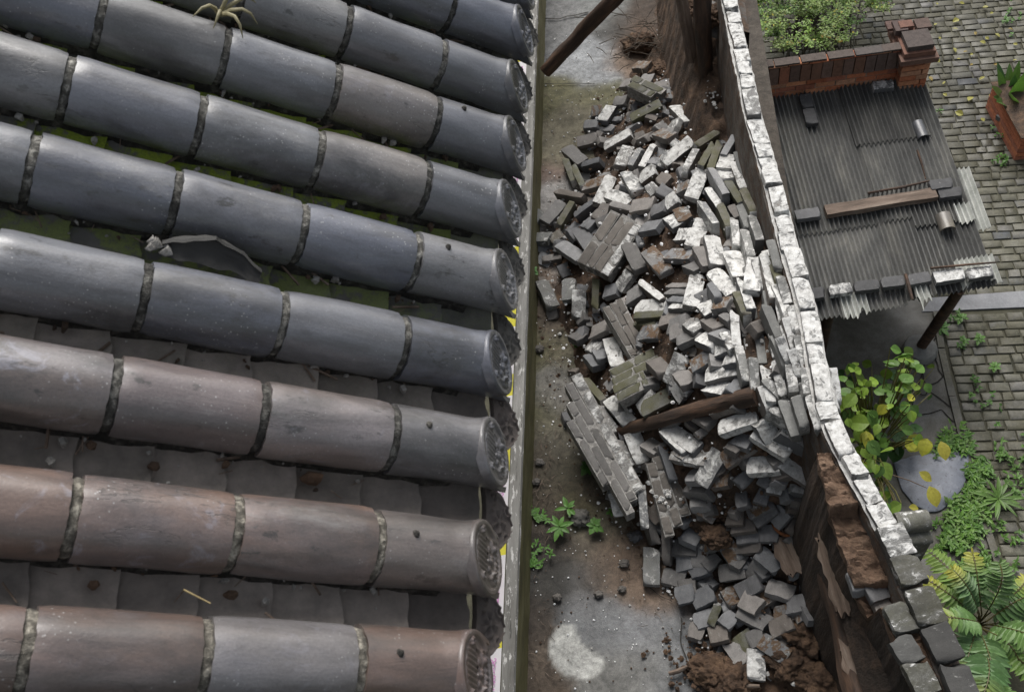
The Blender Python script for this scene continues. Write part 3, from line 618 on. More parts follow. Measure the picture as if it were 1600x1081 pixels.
# ================================================================== BRICKS
BL, BW, BT = 0.28, 0.118, 0.060
def brick_mesh(dims, seed, chip=3, half=False):
    rnd = random.Random(seed); L, W, T = dims; nL, nW, nT = 12, max(3, int(W/0.024)), max(3, int(T/0.024)); b = bmesh.new()
    # surface grid of a box
    idx = {}; fc = []
    def vid(i, j, k):
        if (i, j, k) not in idx:
            def s(a, n): return math.sin((a/n-0.5)*math.pi*0.86)/math.sin(math.pi*0.43)*0.5        # denser near the edges
            idx[(i, j, k)] = b.verts.new((s(i, nL)*L, s(j, nW)*W, s(k, nT)*T))
        return idx[(i, j, k)]
    def q(a, bb, c, d, m): f = b.faces.new((a, bb, c, d)); f.material_index = m; f.smooth = True
    for i in range(nL):
        for j in range(nW):
            q(vid(i, j, nT), vid(i+1, j, nT), vid(i+1, j+1, nT), vid(i, j+1, nT), 1); q(vid(i, j+1, 0), vid(i+1, j+1, 0), vid(i+1, j, 0), vid(i, j, 0), 0)
        for k in range(nT):
            q(vid(i, 0, k), vid(i+1, 0, k), vid(i+1, 0, k+1), vid(i, 0, k+1), 2); q(vid(i, nW, k+1), vid(i+1, nW, k+1), vid(i+1, nW, k), vid(i, nW, k), 0)
    for j in range(nW):
        for k in range(nT):
            q(vid(0, j, k), vid(0, j, k+1), vid(0, j+1, k+1), vid(0, j+1, k), 3); q(vid(nL, j+1, k), vid(nL, j+1, k+1), vid(nL, j, k+1), vid(nL, j, k), 4)
    r = 0.0055; corners = [(sx, sy, sz) for sx in (-1, 1) for sy in (-1, 1) for sz in (-1, 1)]; rnd.shuffle(corners); chips = [(Vector((c[0]*L/2, c[1]*W/2, c[2]*T/2)), rnd.uniform(.018, .045)) for c in corners[:chip]]
    for k in range(rnd.choice((0, 1, 2))): chips.append((Vector((rnd.uniform(-.4, .4)*L, rnd.choice((-1, 1))*W/2, T/2)), rnd.uniform(.012, .028)))
    H = Vector((L/2-r, W/2-r, T/2-r))
    for v in b.verts:
        p = v.co.copy(); c = Vector((max(-H.x, min(H.x, p.x)), max(-H.y, min(H.y, p.y)), max(-H.z, min(H.z, p.z)))); d = p-c
        if d.length > r: p = c+d.normalized()*r
        for cp, cr in chips:
            dd = (p-cp).length
            if dd < cr: p = p+(-cp.normalized())*(cr-dd)*0.6+Vector((0, 0, -(cr-dd)*0.3))
        if half and p.x > 0:
            lim = L*0.34+0.05*nz(p.y*14+seed, p.z*14)+0.25*p.y*rnd.choice((1,))
            if p.x > lim: p.x = lim+(p.x-lim)*0.12
        n = Vector((nz(p.x*22+seed, p.y*22, p.z*22), nz(p.x*22, p.y*22+seed, p.z*22), nz(p.x*22, p.y*22, p.z*22+seed)))*0.0038
        v.co = p+n+Vector((0, 0, 0.004*nz(p.x*6+seed*3, p.y*6)))
    me = bpy.data.meshes.new('brick'); b.to_mesh(me); b.free(); me.set_sharp_from_angle(angle=math.radians(50)); return me
BED, EDGE = (BL, BW, BT), (BL, BT, BW)
# kind -> materials of (body, top, side, end, far end)
KIND = {'g': ('brick',)*5, 'w': ('brick', 'wash', 'brick', 'brick', 'wash'), 'W': ('brick', 'wash', 'wash', 'wash', 'wash2'), 's': ('brick', 'wash2', 'wash2', 'brick', 'wash'), 'm': ('mossbrick', 'mossbrick', 'mossbrick', 'wash2', 'wash'), 'r': ('brick', 'earthbrick', 'brick', 'earthbrick', 'brick'), 'e': ('brick', 'brick', 'brick', 'wash', 'wash2'), 'l': ('lichen',)*5}
PROTO = {}
def proto(kind, edge, half, seed):
    key = (kind, edge, half, seed)
    if key not in PROTO:
        me = brick_mesh(EDGE if edge else BED, seed*13+edge*5+half*3+1, half=half)
        for k in KIND[kind]: me.materials.append(M[k])
        PROTO[key] = me
    return PROTO[key]
BR = random.Random(11)
BRICKS = []                                             # (object, kind, edge, half, traced)
def brick_at(p1, p2, kind, edge, half=False, roll=0.0, name='brick', lab=True, wide=1.0):
    L = max(0.07, min(0.34, (p2-p1).length)); x = (p2-p1).normalized(); up = Vector((0, 0, 1)); z = (up-x*x.dot(up)).normalized(); y = z.cross(x)
    y, z = y*math.cos(roll)+z*math.sin(roll), z*math.cos(roll)-y*math.sin(roll)
    half = half or L < 0.17 or (lab and kind == 'g' and BR.random() < .25)
    o = link(name, proto(kind, edge, half, BR.randrange(4)))
    fl = BR.random() < 0.5 and kind != 'm'
    if fl: x, y = -x, -y
    k = L/(BL*0.84 if half else BL); th = BW if edge else BT
    o.matrix_basis = basis(x, y, z, (p1+p2)/2-z*th*0.5) @ Matrix.Diagonal((k, wide*BR.uniform(.94, 1.04), 1, 1))
    g = BR.uniform(0.11, 0.20)
    if kind == 'g': g = BR.choice((BR.uniform(.10, .14), BR.uniform(.13, .19), BR.uniform(.17, .25)))
    wm = BR.choice((-.003, 0.0, .005, .012, .018)); o.color = (g+wm, g, g-wm*0.8+0.004*(wm <= 0), 1)
    if lab: BRICKS.append((o, kind, edge, half))
    return o
# traced bricks: kind, b = bed up / e = edge up (capital = raised), u1 v1 u2 v2 of the long axis in photograph pixels
TR = """rb 991 101 1013 101;gb 970 130 990 128;gb 1003 122 1021 122;gb 960 158 979 155;mb 984 184 1032 160;wb 940 188 955 165;rb 922 174 940 171;gb 914 194 937 192;wb 1050 160 1083 193;gb 1064 141 1091 155;gb 1068 132 1090 134;ge 1082 112 1090 137;
wb 943 229 984 205;gb 901 222 933 214;gb 884 229 911 252;ge 904 258 936 249;me 882 246 896 282;me 894 256 911 291;se 984 258 1001 228;we 1002 260 1023 221;sb 968 258 982 228;wb 1036 254 1081 217;me 1087 227 1123 204;wb 1119 205 1128 166;se 1068 268 1088 232;me 1094 258 1116 222;me 1109 264 1126 218;ge 1132 238 1150 207;wb 1131 262 1138 240;
sb 1045 196 1060 190;gb 1000 215 1015 208;gb 1030 215 1050 205;rb 1025 205 1050 212;gb 1075 158 1098 166;gb 1083 178 1100 172;wb 1053 232 1062 222;
Wb 948 300 985 315;Wb 935 318 956 274;gb 930 342 950 318;sb 976 262 999 302;wb 1000 278 1023 261;rb 911 290 944 281;ge 864 297 913 306;gb 850 346 879 314;me 872 351 894 314;lb 834 370 862 369;lb 861 374 878 362;gb 871 377 911 404;gb 903 357 924 386;ge 896 336 934 308;gb 912 345 925 350;lb 830 345 842 325;lb 846 437 865 478;lb 888 434 888 468;sb 905 452 904 496;me 931 435 929 484;gb 920 520 945 508;gb 897 522 913 517;gb 980 378 1000 419;rb 1010 388 1041 424;rb 1040 396 1082 396;wb 1054 366 1078 365;sb 965 452 983 424;gb 945 455 968 448;we 997 437 1035 466;gb 975 468 1000 452;me 990 492 1047 489;me 991 503 1025 503;wb 992 479 1040 476;rb 998 520 1030 516;ge 1042 445 1076 445;ge 1042 455 1076 455;ge 1043 466 1075 468;ge 1042 477 1074 477;gb 1030 500 1062 492;gb 1040 512 1068 500;gb 1045 520 1085 507;gb 1060 530 1098 512;gb 1075 500 1092 512;gb 985 322 1020 316;gb 1018 330 1040 318;wb 1040 318 1058 305;rb 1052 298 1073 288;wb 1045 335 1060 350;rb 1062 325 1072 345;gb 1000 355 1030 350;gb 1035 305 1045 290;sb 1010 300 1024 290;gb 1030 285 1044 270;
Wb 1080 309 1098 264;wb 1081 385 1100 342;wb 1123 413 1112 367;We 1103 289 1126 324;se 1093 311 1120 350;ge 1113 265 1136 305;me 1136 281 1158 315;wb 1151 251 1167 292;Wb 1128 250 1137 278;me 1160 293 1178 330;me 1124 317 1140 353;ge 1140 317 1153 338;ge 1146 338 1152 385;ge 1155 317 1169 354;ge 1172 327 1189 379;ge 1162 354 1175 403;Wb 1141 390 1160 432;Wb 1181 402 1174 453;we 1193 404 1212 472;me 1203 399 1220 442;We 1217 412 1239 487;ge 1230 410 1243 457;We 1212 443 1236 502;ge 1246 453 1253 502;we 1261 478 1268 542;ge 1157 433 1174 482;ge 1177 455 1196 492;ge 1196 474 1218 526;me 1151 454 1168 492;We 1147 484 1151 542;me 1158 484 1164 542;ge 1176 484 1186 537;
Wb 1112 420 1146 458;Wb 1079 478 1091 427;ge 1109 440 1123 463;rb 1116 474 1143 470;gb 1093 384 1110 414;wb 1203 390 1214 402;gb 1075 410 1092 418;gb 1098 470 1112 485;gb 1105 495 1125 510;ge 1128 490 1143 500;gb 1115 515 1140 525;gb 1095 525 1120 535;ge 1130 520 1146 545;
gb 896 520 912 528;gb 920 552 936 570;wb 952 526 966 572;sb 920 538 938 543;me 911 588 943 624;wb 949 619 986 662;se 933 629 963 674;wb 986 674 1006 723;se 964 684 989 727;sb 1046 601 1066 554;mb 1000 640 1062 608;wb 1052 622 1066 604;wb 1039 667 1076 702;sb 1060 700 1080 712;ge 1034 695 1053 750;wb 1000 640 1022 618;gb 1020 560 1040 580;gb 1010 690 1035 705;gb 1030 655 1058 645;
rb 1079 573 1118 547;Wb 1101 585 1156 572;wb 1103 600 1132 606;se 1154 540 1168 596;ge 1177 557 1181 610;ge 1185 548 1217 590;me 1169 502 1186 549;ge 1195 504 1212 557;ge 1210 523 1233 578;ge 1192 479 1212 524;We 1241 599 1256 562;se 1194 590 1241 637;ge 1190 602 1206 645;ge 1203 636 1262 667;we 1222 671 1282 706;Wb 1179 671 1236 708;ge 1159 605 1197 658;Wb 1121 669 1182 647;Wb 1109 637 1145 626;rb 1128 721 1174 689;wb 1042 667 1090 700;sb 1049 706 1104 716;sb 1093 757 1124 704;Wb 1166 727 1218 723;wb 1220 717 1277 754;rb 1112 750 1142 745;gb 1200 740 1232 730;gb 1140 690 1160 700;gb 1155 740 1170 755;gb 1085 640 1110 655;gb 1190 655 1210 690;gb 1062 580 1078 600;gb 1130 560 1150 555;gb 1115 545 1140 535;
gb 1200 756 1226 760;gb 1208 738 1232 748;ge 1231 760 1269 768;ge 1231 778 1269 780;ge 1234 790 1267 793;gb 1236 814 1271 839;gb 1231 832 1256 851;gb 1234 849 1262 871;rb 1169 799 1199 782;gb 1176 814 1209 789;gb 1204 821 1224 799;gb 1132 807 1159 806;gb 1139 821 1176 815;gb 1149 836 1189 831;gb 1189 833 1218 832;gb 1152 852 1191 848;rb 1119 823 1152 878;gb 1187 863 1221 889;gb 1171 907 1191 878;gb 1122 896 1163 889;gb 1151 927 1186 908;rb 1169 946 1206 924;gb 1198 913 1241 926;gb 1158 953 1206 977;gb 1200 986 1233 969;rb 1208 962 1252 950;mb 1150 1011 1181 989;Wb 1182 1013 1182 1062;rb 1188 998 1231 1027;gb 1110 991 1141 984;gb 1140 1000 1162 1032;rb 1238 962 1271 944;ge 1064 762 1104 764;gb 1073 741 1106 740;gb 1045 853 1086 856;gb 1065 830 1091 842;gb 1053 882 1077 875;gb 1074 893 1104 883;gb 1038 898 1072 906;gb 1064 918 1090 912;gb 1053 932 1082 924;gb 1084 938 1116 922;gb 1082 972 1116 960;gb 1078 982 1102 988;me 1111 974 1123 942;lb 1018 854 1018 913;ge 1040 824 1041 884;ge 1009 791 1027 851;gb 1085 800 1110 790;rb 1095 790 1118 806;rb 1098 850 1120 842;gb 1215 775 1228 768;gb 1180 770 1200 776;gb 1150 782 1168 776;gb 1145 870 1165 880;gb 1105 870 1120 885;rb 1135 915 1150 940;gb 1190 950 1160 935;gb 1225 945 1255 940;gb 1130 960 1150 975;
gb 1248 800 1270 792;gb 1225 895 1245 880;gb 1170 1000 1195 990;gb 1215 1000 1240 1010;we 1256 560 1270 605;gb 935 545 945 560;gb 900 500 912 488"""
RUN = []
TRB = []
for tok in TR.replace('\n', '').split(';'):
    f = tok.split(); k, e = f[0][0], f[0][1] == 'e'; u1, v1, u2, v2 = map(float, f[1:])
    lift = (0.085 if not e else 0.11)+BR.uniform(-.012, .025)
    a = on_heap(u1, v1, lift); c = on_heap(u2, v2, lift)
    mz = (a.z+c.z)/2; dz = max(-.06, min(.06, (c.z-a.z)/2))        # keep the tilt plausible
    a, c = at(u1, v1, mz-dz), at(u2, v2, mz+dz)
    wz = u1 > 1140 and v1 < 665
    if wz and v1 > 380 and e and BR.random() < .5: continue
    if u1 > 1040 and v1 < 765 and k == 'g' and BR.random() < .38: k = BR.choice('wws')
    if wz and k == 'g' and BR.random() < .45: k = 's'
    ob = brick_at(a, c, k, e, roll=BR.uniform(-.07, .07) if wz else BR.uniform(-.22, .22))
    if wz and k in 'gs': g = BR.uniform(.13, .21); ob.color = (g, g*1.01, g*.97, 1)
    TRB.append(((u1+u2)/2, (v1+v2)/2))
# half buried pieces between the traced ones; the smallest, deepest ones are one mass of rubble
fill = 0; FILL = []; RUB = MB(); NRUB = 210
for k in range(9000):
    if fill >= 8+NRUB: break
    y = BR.uniform(1.75, 7.3); xl, xr = interp(y, XL), wall_x(y)-.1; x = BR.uniform(xl+.02, xr)
    u, v = proj((x, y, mound(x, y))); big = fill < 8
    if any((u-a)**2+(v-b)**2 < (22**2 if big else 9**2) for a, b in TRB) or any((x-a)**2+(y-b)**2 < .0035 for a, b in FILL): continue
    if y < 2.9 and x < 0.0: continue
    L = BR.uniform(.16, .27) if big else BR.uniform(.05, .15); a = BR.uniform(0, math.pi); d = Vector((math.cos(a), math.sin(a), BR.uniform(-.35, .35)))*L/2
    p = Vector((x, y, mound(x, y)+(0.05 if big else .012)+BR.uniform(-.02, .02))); e = BR.random() < .35
    kd = 'g' if BR.random() < .62 else BR.choice('wsr')
    if v > 770 and kd in 'ws': kd = 'g'
    if big: brick_at(p-d, p+d, kd, e, roll=BR.uniform(-.4, .4))
    else:
        o = brick_at(p-d, p+d, 'g', e, True, roll=BR.uniform(-.6, .6), lab=False); me = o.data; Mo = o.matrix_basis; g = o.color[:3]
        RUB.add([Mo @ w.co for w in me.vertices], [tuple(f.vertices) for f in me.polygons], 0, tuple(g)); bpy.data.objects.remove(o)
    FILL.append((x, y)); fill += 1
tag(RUB.build('brick_rubble', mat_mottle('broken_brick', [(.6, .6, .6), (1, 1, 1), (1.3, 1.3, 1.3)], 14, .75, .006, vc=True), smooth=50), kind='stuff')
# ------------------------------------------------------------------ slabs of masonry still holding together
def chunk(label, strips, z0, z1, kind='g', side=0, tint=None, deep=0.13):
    """strips: u1 v1 u2 v2 of each course seen on edge; z0/z1 heights at the two ends"""
    S = [[at(a, b, z0), at(c, d, z1)] for a, b, c, d in strips]
    ctr = sum((s[0]+s[1] for s in S), Vector())/(2*len(S)); root = empty('masonry_slab', (ctr.x, ctr.y, min(z0, z1)-deep), label, 'masonry slab', None)
    mb = MB()
    for i, (a, c) in enumerate(S):
        x = (c-a).normalized(); L = (c-a).length; z = (Vector((0, 0, 1))-x*x.z).normalized(); y = z.cross(x)
        nb = S[i+1] if i+1 < len(S) else S[i-1]; pitch = abs(((nb[0]+nb[1])/2-(a+c)/2).dot(y)) if len(S) > 1 else .07; pitch = max(.05, min(.095, pitch))
        t = 0.0; off = BR.uniform(.3, 1.0)*BL*0.9
        Mx = basis(x, y, z, a); mb.box((0.004, -pitch*0.54, -deep*.96), (L-0.004, pitch*0.54, -0.006), M=Mx)
        while t < L-0.02:
            l = min(off, L-t); off = BL*BR.uniform(.88, 1.02)
            if l < .03: break
            k = kind
            if side and i == (0 if side < 0 else len(S)-1): k = 'w' if side in (-2, 2) else 's'
            o = link('brick', proto(k, True, False, BR.randrange(4)), root)
            Mb = basis(x, y, z, a+x*(t+l/2)-z*(deep*.5-.002*BR.random())) @ Matrix.Diagonal(((l-.007)/BL, (pitch-.006)/BT, deep/BW, 1)); frame(o, Mb, root)
            g = BR.uniform(.085, .14); tc = tint or (1, 1, 1); o.color = (g*tc[0], g*tc[1], g*tc[2], 1); t += l
    mb.build('mortar', M['mortar'], root)
    return root
BRW = (1.12, 1.0, 0.88)
chunk('slab of four grey brick courses with one white edge, tilted on top of the heap centre left', [(908, 412, 962, 330), (920, 417, 979, 336), (932, 422, 989, 342), (944, 429, 998, 350)], .50, .62, 'g', 2, BRW)
chunk('narrow slab of three dark brick courses lying beside the white brick near the heap centre', [(946, 478, 992, 556), (957, 472, 1000, 552), (966, 466, 1003, 540)], .54, .54, 'g', 0, BRW)
chunk('stepped mossy green slab of four courses with pale joints above the brown log', [(954, 584, 1052, 534), (956, 597, 1036, 557), (957, 609, 1008, 584), (963, 621, 1013, 596)], .60, .66, 'm', 0, (1.25, 1.25, 1.1))
chunk('large stepped slab of five grey courses at the left edge of the heap', [(899, 584, 1000, 768), (888, 598, 990, 782), (890, 628, 986, 802), (890, 656, 948, 757), (1001, 770, 1006, 780)][:4], .42, .36, 'g', -1, (1.05, 1.0, .95))
chunk('small slab of brick strips sprinkled with white flakes below the brown log', [(1037, 700, 1072, 806), (1026, 712, 1060, 822), (1017, 722, 1047, 838)], .50, .36, 'g', 0, BRW)
chunk('mossy pair of bricks still joined at the far end of the heap', [(988, 121, 1038, 143), (984, 130, 1022, 148)], .36, .36, 'm', 0)
def wall_u(v): return interp(v, [(b_, a_) for a_, b_ in WALL])
for row in range(5):                                    # courses of the wall face that slid down together
    v = 372+14*row+BR.uniform(-8, 8); vend = (628, 640, 650, 620, 590)[row]
    while v < vend:
        ln = BR.uniform(40, 58); z = ZT-.04-.085*row+BR.uniform(-.02, .02); off = 25+18.5*row+4*math.sin(v*.02+row)
        k = BR.choices('Wsgme', ((5, 3, 1, 1, 1), (3, 3, 2, 2, 1), (2, 3, 3, 2, 1), (2, 2, 3, 2, 2), (2, 2, 3, 2, 1))[row])[0]
        o = brick_at(at(wall_u(v)-off+BR.uniform(-2, 2), v, z), at(wall_u(v+ln)-off-BR.uniform(-1, 4), v+ln, z-.02), k, True, roll=BR.uniform(.0, .28))
        g = BR.uniform(.12, .22); o.color = (g, g*1.01, g*.97, 1); v += ln+BR.uniform(1, 5)
for row in range(3):
    v = 236+12*row
    while v < 388:
        ln = BR.uniform(38, 54); off = 44+17*row; z = ZT-.50-.06*row
        o = brick_at(at(wall_u(v)-off+BR.uniform(-2, 2), v, z), at(wall_u(v+ln)-off-1, v+ln, z), BR.choice('sgWmee'), True, roll=BR.uniform(-.1, .2))
        g = BR.uniform(.12, .22); o.color = (g, g*1.01, g*.97, 1); v += ln+BR.uniform(1, 8)
o = brick_at(at(1002, 757, .36), at(1008, 826, .26), 's', True); o = brick_at(at(962, 768, .2), at(972, 806, .14), 'w', False)
for a in ("1262 558 1286 604", "1284 566 1303 640", "1300 574 1309 632", "1276 600 1297 662", "1297 642 1318 692", "1262 592 1281 640", "1248 508 1262 552", "1228 495 1244 548", "1236 545 1252 590", "1218 530 1236 570"):
    u1, v1, u2, v2 = map(float, a.split()); brick_at(at(u1, v1, 1.55), at(u2, v2, 1.48), 'W', BR.random() < .75, roll=BR.uniform(-.2, .35))

# ================================================================== BROKEN WALL
def mat_wallface():
    t = NT('rough_brick_wall_face'); sx = t.n('ShaderNodeSeparateXYZ'); t.l(t.tc.outputs['Object'], sx.inputs[0]); cb = t.n('ShaderNodeCombineXYZ'); t.l(sx.outputs['Y'], cb.inputs['X']); t.l(sx.outputs['Z'], cb.inputs['Y'])
    br = t.n('ShaderNodeTexBrick'); t.l(cb.outputs[0], br.inputs['Vector']); br.inputs['Scale'].default_value = 1; br.inputs['Brick Width'].default_value = .28; br.inputs['Row Height'].default_value = .075; br.inputs['Mortar Size'].default_value = .006
    br.inputs['Color1'].default_value = (.07, .065, .06, 1); br.inputs['Color2'].default_value = (.12, .11, .10, 1); br.inputs['Mortar'].default_value = (.10, .07, .05, 1)
    n = t.noise(9, 8, .7); c = t.mix(t.ramp(n, [(.42, 0.0), (.58, 1.0)]), br.outputs['Color'], t.ramp(t.noise(40, 6, .7), [(.3, (.03, .02, .014)), (.7, (.12, .075, .048))]))
    return t.fin(c, .9, n, .02, .8)
M['wallface'] = mat_wallface()
wall = empty('broken_wall', (1.05, 3.2, 0.0), 'broken brick wall with whitewashed top bricks running between the yard and the corrugated shed roof', 'wall')
acc = [0.0]
for a, c in zip(WXY, WXY[1:]): acc.append(acc[-1]+(c-a).length)
def along(s):
    s = max(0, min(acc[-1]-1e-4, s))
    for i in range(len(acc)-1):
        if s <= acc[i+1]: k = (s-acc[i])/(acc[i+1]-acc[i]); return WXY[i].lerp(WXY[i+1], k)
def s_of_v(v):
    lo, hi = 0, acc[-1]
    for _ in range(40):
        m = (lo+hi)/2
        if proj(along(m))[1] > v: lo = m
        else: hi = m
    return lo
b = MB(); P1 = []; nS = 160
for i in range(nS+1):
    p = along(acc[-1]*i/nS); w = .066; row = []
    for x, z in ((-w, ZR), (-w, 0), (-w, .6), (-w, 1.2), (-w, 1.4), (-w+.004, ZT-.075), (0, ZT-.070), (w-.004, ZT-.075), (w, 1.0), (w, 0), (w, ZR)): row.append((p.x+x+.012*nz(p.y*7, z*9, x*20), p.y, z+.006*nz(p.y*11, x*9)))
    P1.append(row)
b.grid(P1, flip=True); b.build('outer_skin', M['wallface'], wall, smooth=40)
sA, sB, sC = s_of_v(870), s_of_v(640), s_of_v(560)
s = 0.02
while s < acc[-1]-.05:
    p = along(s); v = proj(p)[1]
    near = v > 862
    l = BR.uniform(.15, .20) if near else (BR.choice((BR.uniform(.12, .16), BR.uniform(.22, .29))) if v > 90 else BR.uniform(.12, .16))
    if s < sA < s+l: l = max(.1, sA-s)
    a, c = along(s), along(min(acc[-1]-.001, s+l-.008)); p1, p2 = Vector(a), Vector(c); up = 0
    if not near: up = BR.uniform(-.012, .012)+(0.012*nz(s*3, 2))
    zt = ZT+up+(.02 if near else 0)
    p1.z = zt+BR.uniform(-.008, .008); p2.z = zt+BR.uniform(-.004, .004); p1.x += BR.uniform(-.008, .008); p2.x += BR.uniform(-.008, .008)
    if near and v < 915: kd = 's'
    elif near: kd = BR.choice('lgg')
    else: kd = 'W' if BR.random() < .85 else 's'
    if not (sC-.12 < s < sC+.02 and False):
        o = brick_at(p1, p2, kd, False, roll=BR.uniform(-.10, .10), lab=False, wide=(1.18 if near else BR.uniform(.76, .92))); frame(o, o.matrix_basis, wall); o.parent = wall
        if near: g = BR.uniform(.035, .07); o.color = (g*1.02, g, g*.95, 1)
    s += l
# lime skin broken along the top between bricks
b = MB(); rows = []
for i in range(260):
    p = along(sA+(acc[-1]-sA)*i/259); rows.append([(p.x+x+.006*nz(p.y*18, x*30), p.y, ZT-.034+.010*nz(p.y*12, x*20)) for x in (-.062, -.03, 0, .03, .062)])
b.grid(rows, flip=True); b.build('lime_bed', M['lime'], wall, smooth=60)
# inner skin near the camera: lichened bricks
for (u1, v1, u2, v2, kd) in ((1398, 946, 1421, 988, 'l'), (1403, 992, 1428, 1030, 'g'), (1427, 1030, 1452, 1078, 'l'), (1440, 1082, 1468, 1130, 'l')):
    o = brick_at(at(u1, v1, ZT-.02), at(u2, v2, ZT-.02), kd, False, lab=False, wide=1.05); frame(o, o.matrix_basis, wall); o.parent = wall; g = BR.uniform(.05, .08); o.color = (g, g, g*.95, 1)
for (u1, v1, u2, v2, zz) in ((1340, 893, 1352, 925, 1.36), (1358, 925, 1390, 915, 1.37), (1370, 950, 1395, 943, 1.34)):
    o = brick_at(at(u1, v1, zz), at(u2, v2, zz), 'g', False, lab=False); frame(o, o.matrix_basis, wall); o.parent = wall
# earth core between the skins
LFT = [at(u, v, 1.46) for u, v in ((1271, 716), (1283, 762), (1297, 808), (1308, 835), (1322, 868), (1345, 912), (1372, 955), (1395, 1004), (1425, 1085), (1455, 1165))][::-1]
def core_x(y): return interp(y, [(p.y, p.x) for p in LFT])
ys = [LFT[0].y+(LFT[-1].y-LFT[0].y)*i/150 for i in range(151)]; b = MB(); rows = []
def core_z(y):
    v = proj((core_x(y), y, 1.46))[1]; return interp(v, [(712, 1.52), (800, 1.52), (806, 1.44), (905, 1.40), (915, 1.28), (945, 1.26), (952, 1.50), (1200, 1.52)])
for y in ys:
    xl, xr = core_x(y), wall_x(y)-.060; z = core_z(y); row = []
    for x, zz in [(xl-.03, -.05), (xl-.01, .7), (xl, 1.2)]+[(xl+(.004), z-.06)]+[(xl+(xr-xl)*k/10, z) for k in range(11)]:
        top = zz == z
        row.append((x+.02*nz(y*9, zz*7, x*9)+.008*nz(y*30, zz*25), y+.006*nz(x*30, zz*30), zz+(.035*nz(x*13, y*13)+.03*abs(nz(x*30, y*30))+.012*nz(x*70, y*70) if top else 0)))
    rows.append(row)
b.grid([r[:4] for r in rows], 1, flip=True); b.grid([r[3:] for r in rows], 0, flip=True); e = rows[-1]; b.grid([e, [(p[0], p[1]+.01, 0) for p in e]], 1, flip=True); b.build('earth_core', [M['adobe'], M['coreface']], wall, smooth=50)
# far stretch: remains of earth core and an outer brick ledge
b = MB(); rows = []
for i in range(60):
    p = along(acc[-1]*(.90+.10*i/59)); rows.append([(p.x+.066+x+.01*nz(p.y*9, x*9), p.y, z) for x, z in ((0, 1.38), (.04, 1.38+.01*nz(p.y*6, 1)), (.085, 1.36), (.09, 1.0), (.135, ZR))])
b.grid(rows, flip=True); b.build('outer_ledge', M['wallface'], wall, smooth=40)
b = MB(); rows = []
for i in range(80):
    y = 5.55+2.9*i/79; xr = wall_x(y)-.06; row = []
    for k in range(16):
        x = xr-.42+.42*k/15; z = interp(y, [(5.5, .75), (6.0, .85), (6.5, .9), (6.9, 1.15), (7.6, 1.3), (8.5, 1.4)])*sstep(-.1, .75, k/15)+.10*nz(x*8, y*8)+.07*abs(nz(x*20, y*20))+.03*nz(x*45, y*45); row.append((x, y, z))
    rows.append(row)
b.grid(rows); b.build('fallen_core', M['darkearth'], wall, smooth=60)

for a in ('g 1088 55 1108 50 .95', 'g 1112 40 1130 48 1.2', 'r 1100 92 1122 96 .95', 'g 1118 118 1136 124 .85', 'g 1096 128 1112 134 .72', 'r 1125 150 1143 160 .75', 'g 1100 10 1122 4 1.35'):
    k_, *f_ = a.split(); u1, v1, u2, v2, zz = map(float, f_); brick_at(at(u1, v1, zz), at(u2, v2, zz-.03), k_, False, roll=BR.uniform(-.3, .3))
# ================================================================== TIMBERS
def log(name, label, pts, rads, mat, cat='timber', seg=14, rough=.35):
    P = []; Rr = []
    n = 16
    for i in range(n+1):
        t = i/n*(len(pts)-1); k = min(int(t), len(pts)-2); P.append(Vector(pts[k]).lerp(Vector(pts[k+1]), t-k)+Vector((.012*nz(i*.5, 1), .012*nz(i*.5, 2), 0))); Rr.append(rads[0]+(rads[1]-rads[0])*i/n)
    c = P[0] if P[0].z < P[-1].z else P[-1]
    b = MB(); x = (P[-1]-P[0]).normalized(); z = (Vector((0, 0, 1))-x*x.z).normalized() if abs(x.z) < .95 else Vector((1, 0, 0)); y = z.cross(x); Mx = basis(x, y, z, P[0]); Mi = Mx.inverted()
    b.tube([Mi @ p for p in P], Rr, seg, rough=rough); o = b.build(name, mat, smooth=45); o.matrix_basis = Mx; return tag(o, label, cat)
def plank(name, label, p1, p2, w, t, mat, roll=0, cat='plank', jag_=0.0):
    p1, p2 = Vector(p1), Vector(p2); x = (p2-p1).normalized(); z = (Vector((0, 0, 1))-x*x.z).normalized(); y = z.cross(x); y, z = y*math.cos(roll)+z*math.sin(roll), z*math.cos(roll)-y*math.sin(roll)
    L = (p2-p1).length; b = MB(); n = 24; T, B = [], []
    for i in range(n+1):
        r1, r2 = [], []
        for k in range(7):
            yy = -w/2+w*k/6; xx = L*i/n+(jag_*nz(yy*40, 3+i)*(1 if i in (0, n) else 0)); yj = yy+.006*nz(xx*5, yy*9)+(jag_*.25*nz(xx*14, k)*(abs(k-3) == 3)); r1.append((xx, yj, .004*nz(xx*7, yy*30))); r2.append((xx, yj, -t+.004*nz(xx*7, yy*30, 4)))
        T.append(r1); B.append(r2)
    b.grid(T, flip=True); b.grid(B); b.grid([[r[0] for r in T], [r[0] for r in B]]); b.grid([[r[-1] for r in T], [r[-1] for r in B]], flip=True); b.grid([T[0], B[0]], flip=False); b.grid([T[-1], B[-1]], flip=True)
    o = b.build(name, mat, smooth=40); o.matrix_basis = basis(x, y, z, p1); return tag(o, label, cat)
log('leaning_log', 'dark brown log leaning across the far left corner of the yard by the low wall', [at(852, 112, .28), at(905, 55, .62), at(965, -8, 1.05), at(1010, -60, 1.35)], (.062, .075), M['darkwood'])
log('fallen_log', 'brown charred log half buried across the middle of the rubble heap', [on_heap(958, 676, .05), on_heap(1020, 660, .11), on_heap(1080, 643, .12), on_heap(1140, 628, .10), on_heap(1185, 618, .05)], (.04, .065), M['darkwood'])
log('roof_post', 'dark crooked post leaning on the heap beside the far end of the wall', [at(1108, 182, .42), at(1098, 120, .85), at(1085, 40, 1.4), at(1078, -40, 1.8)], (.045, .075), M['darkwood'])
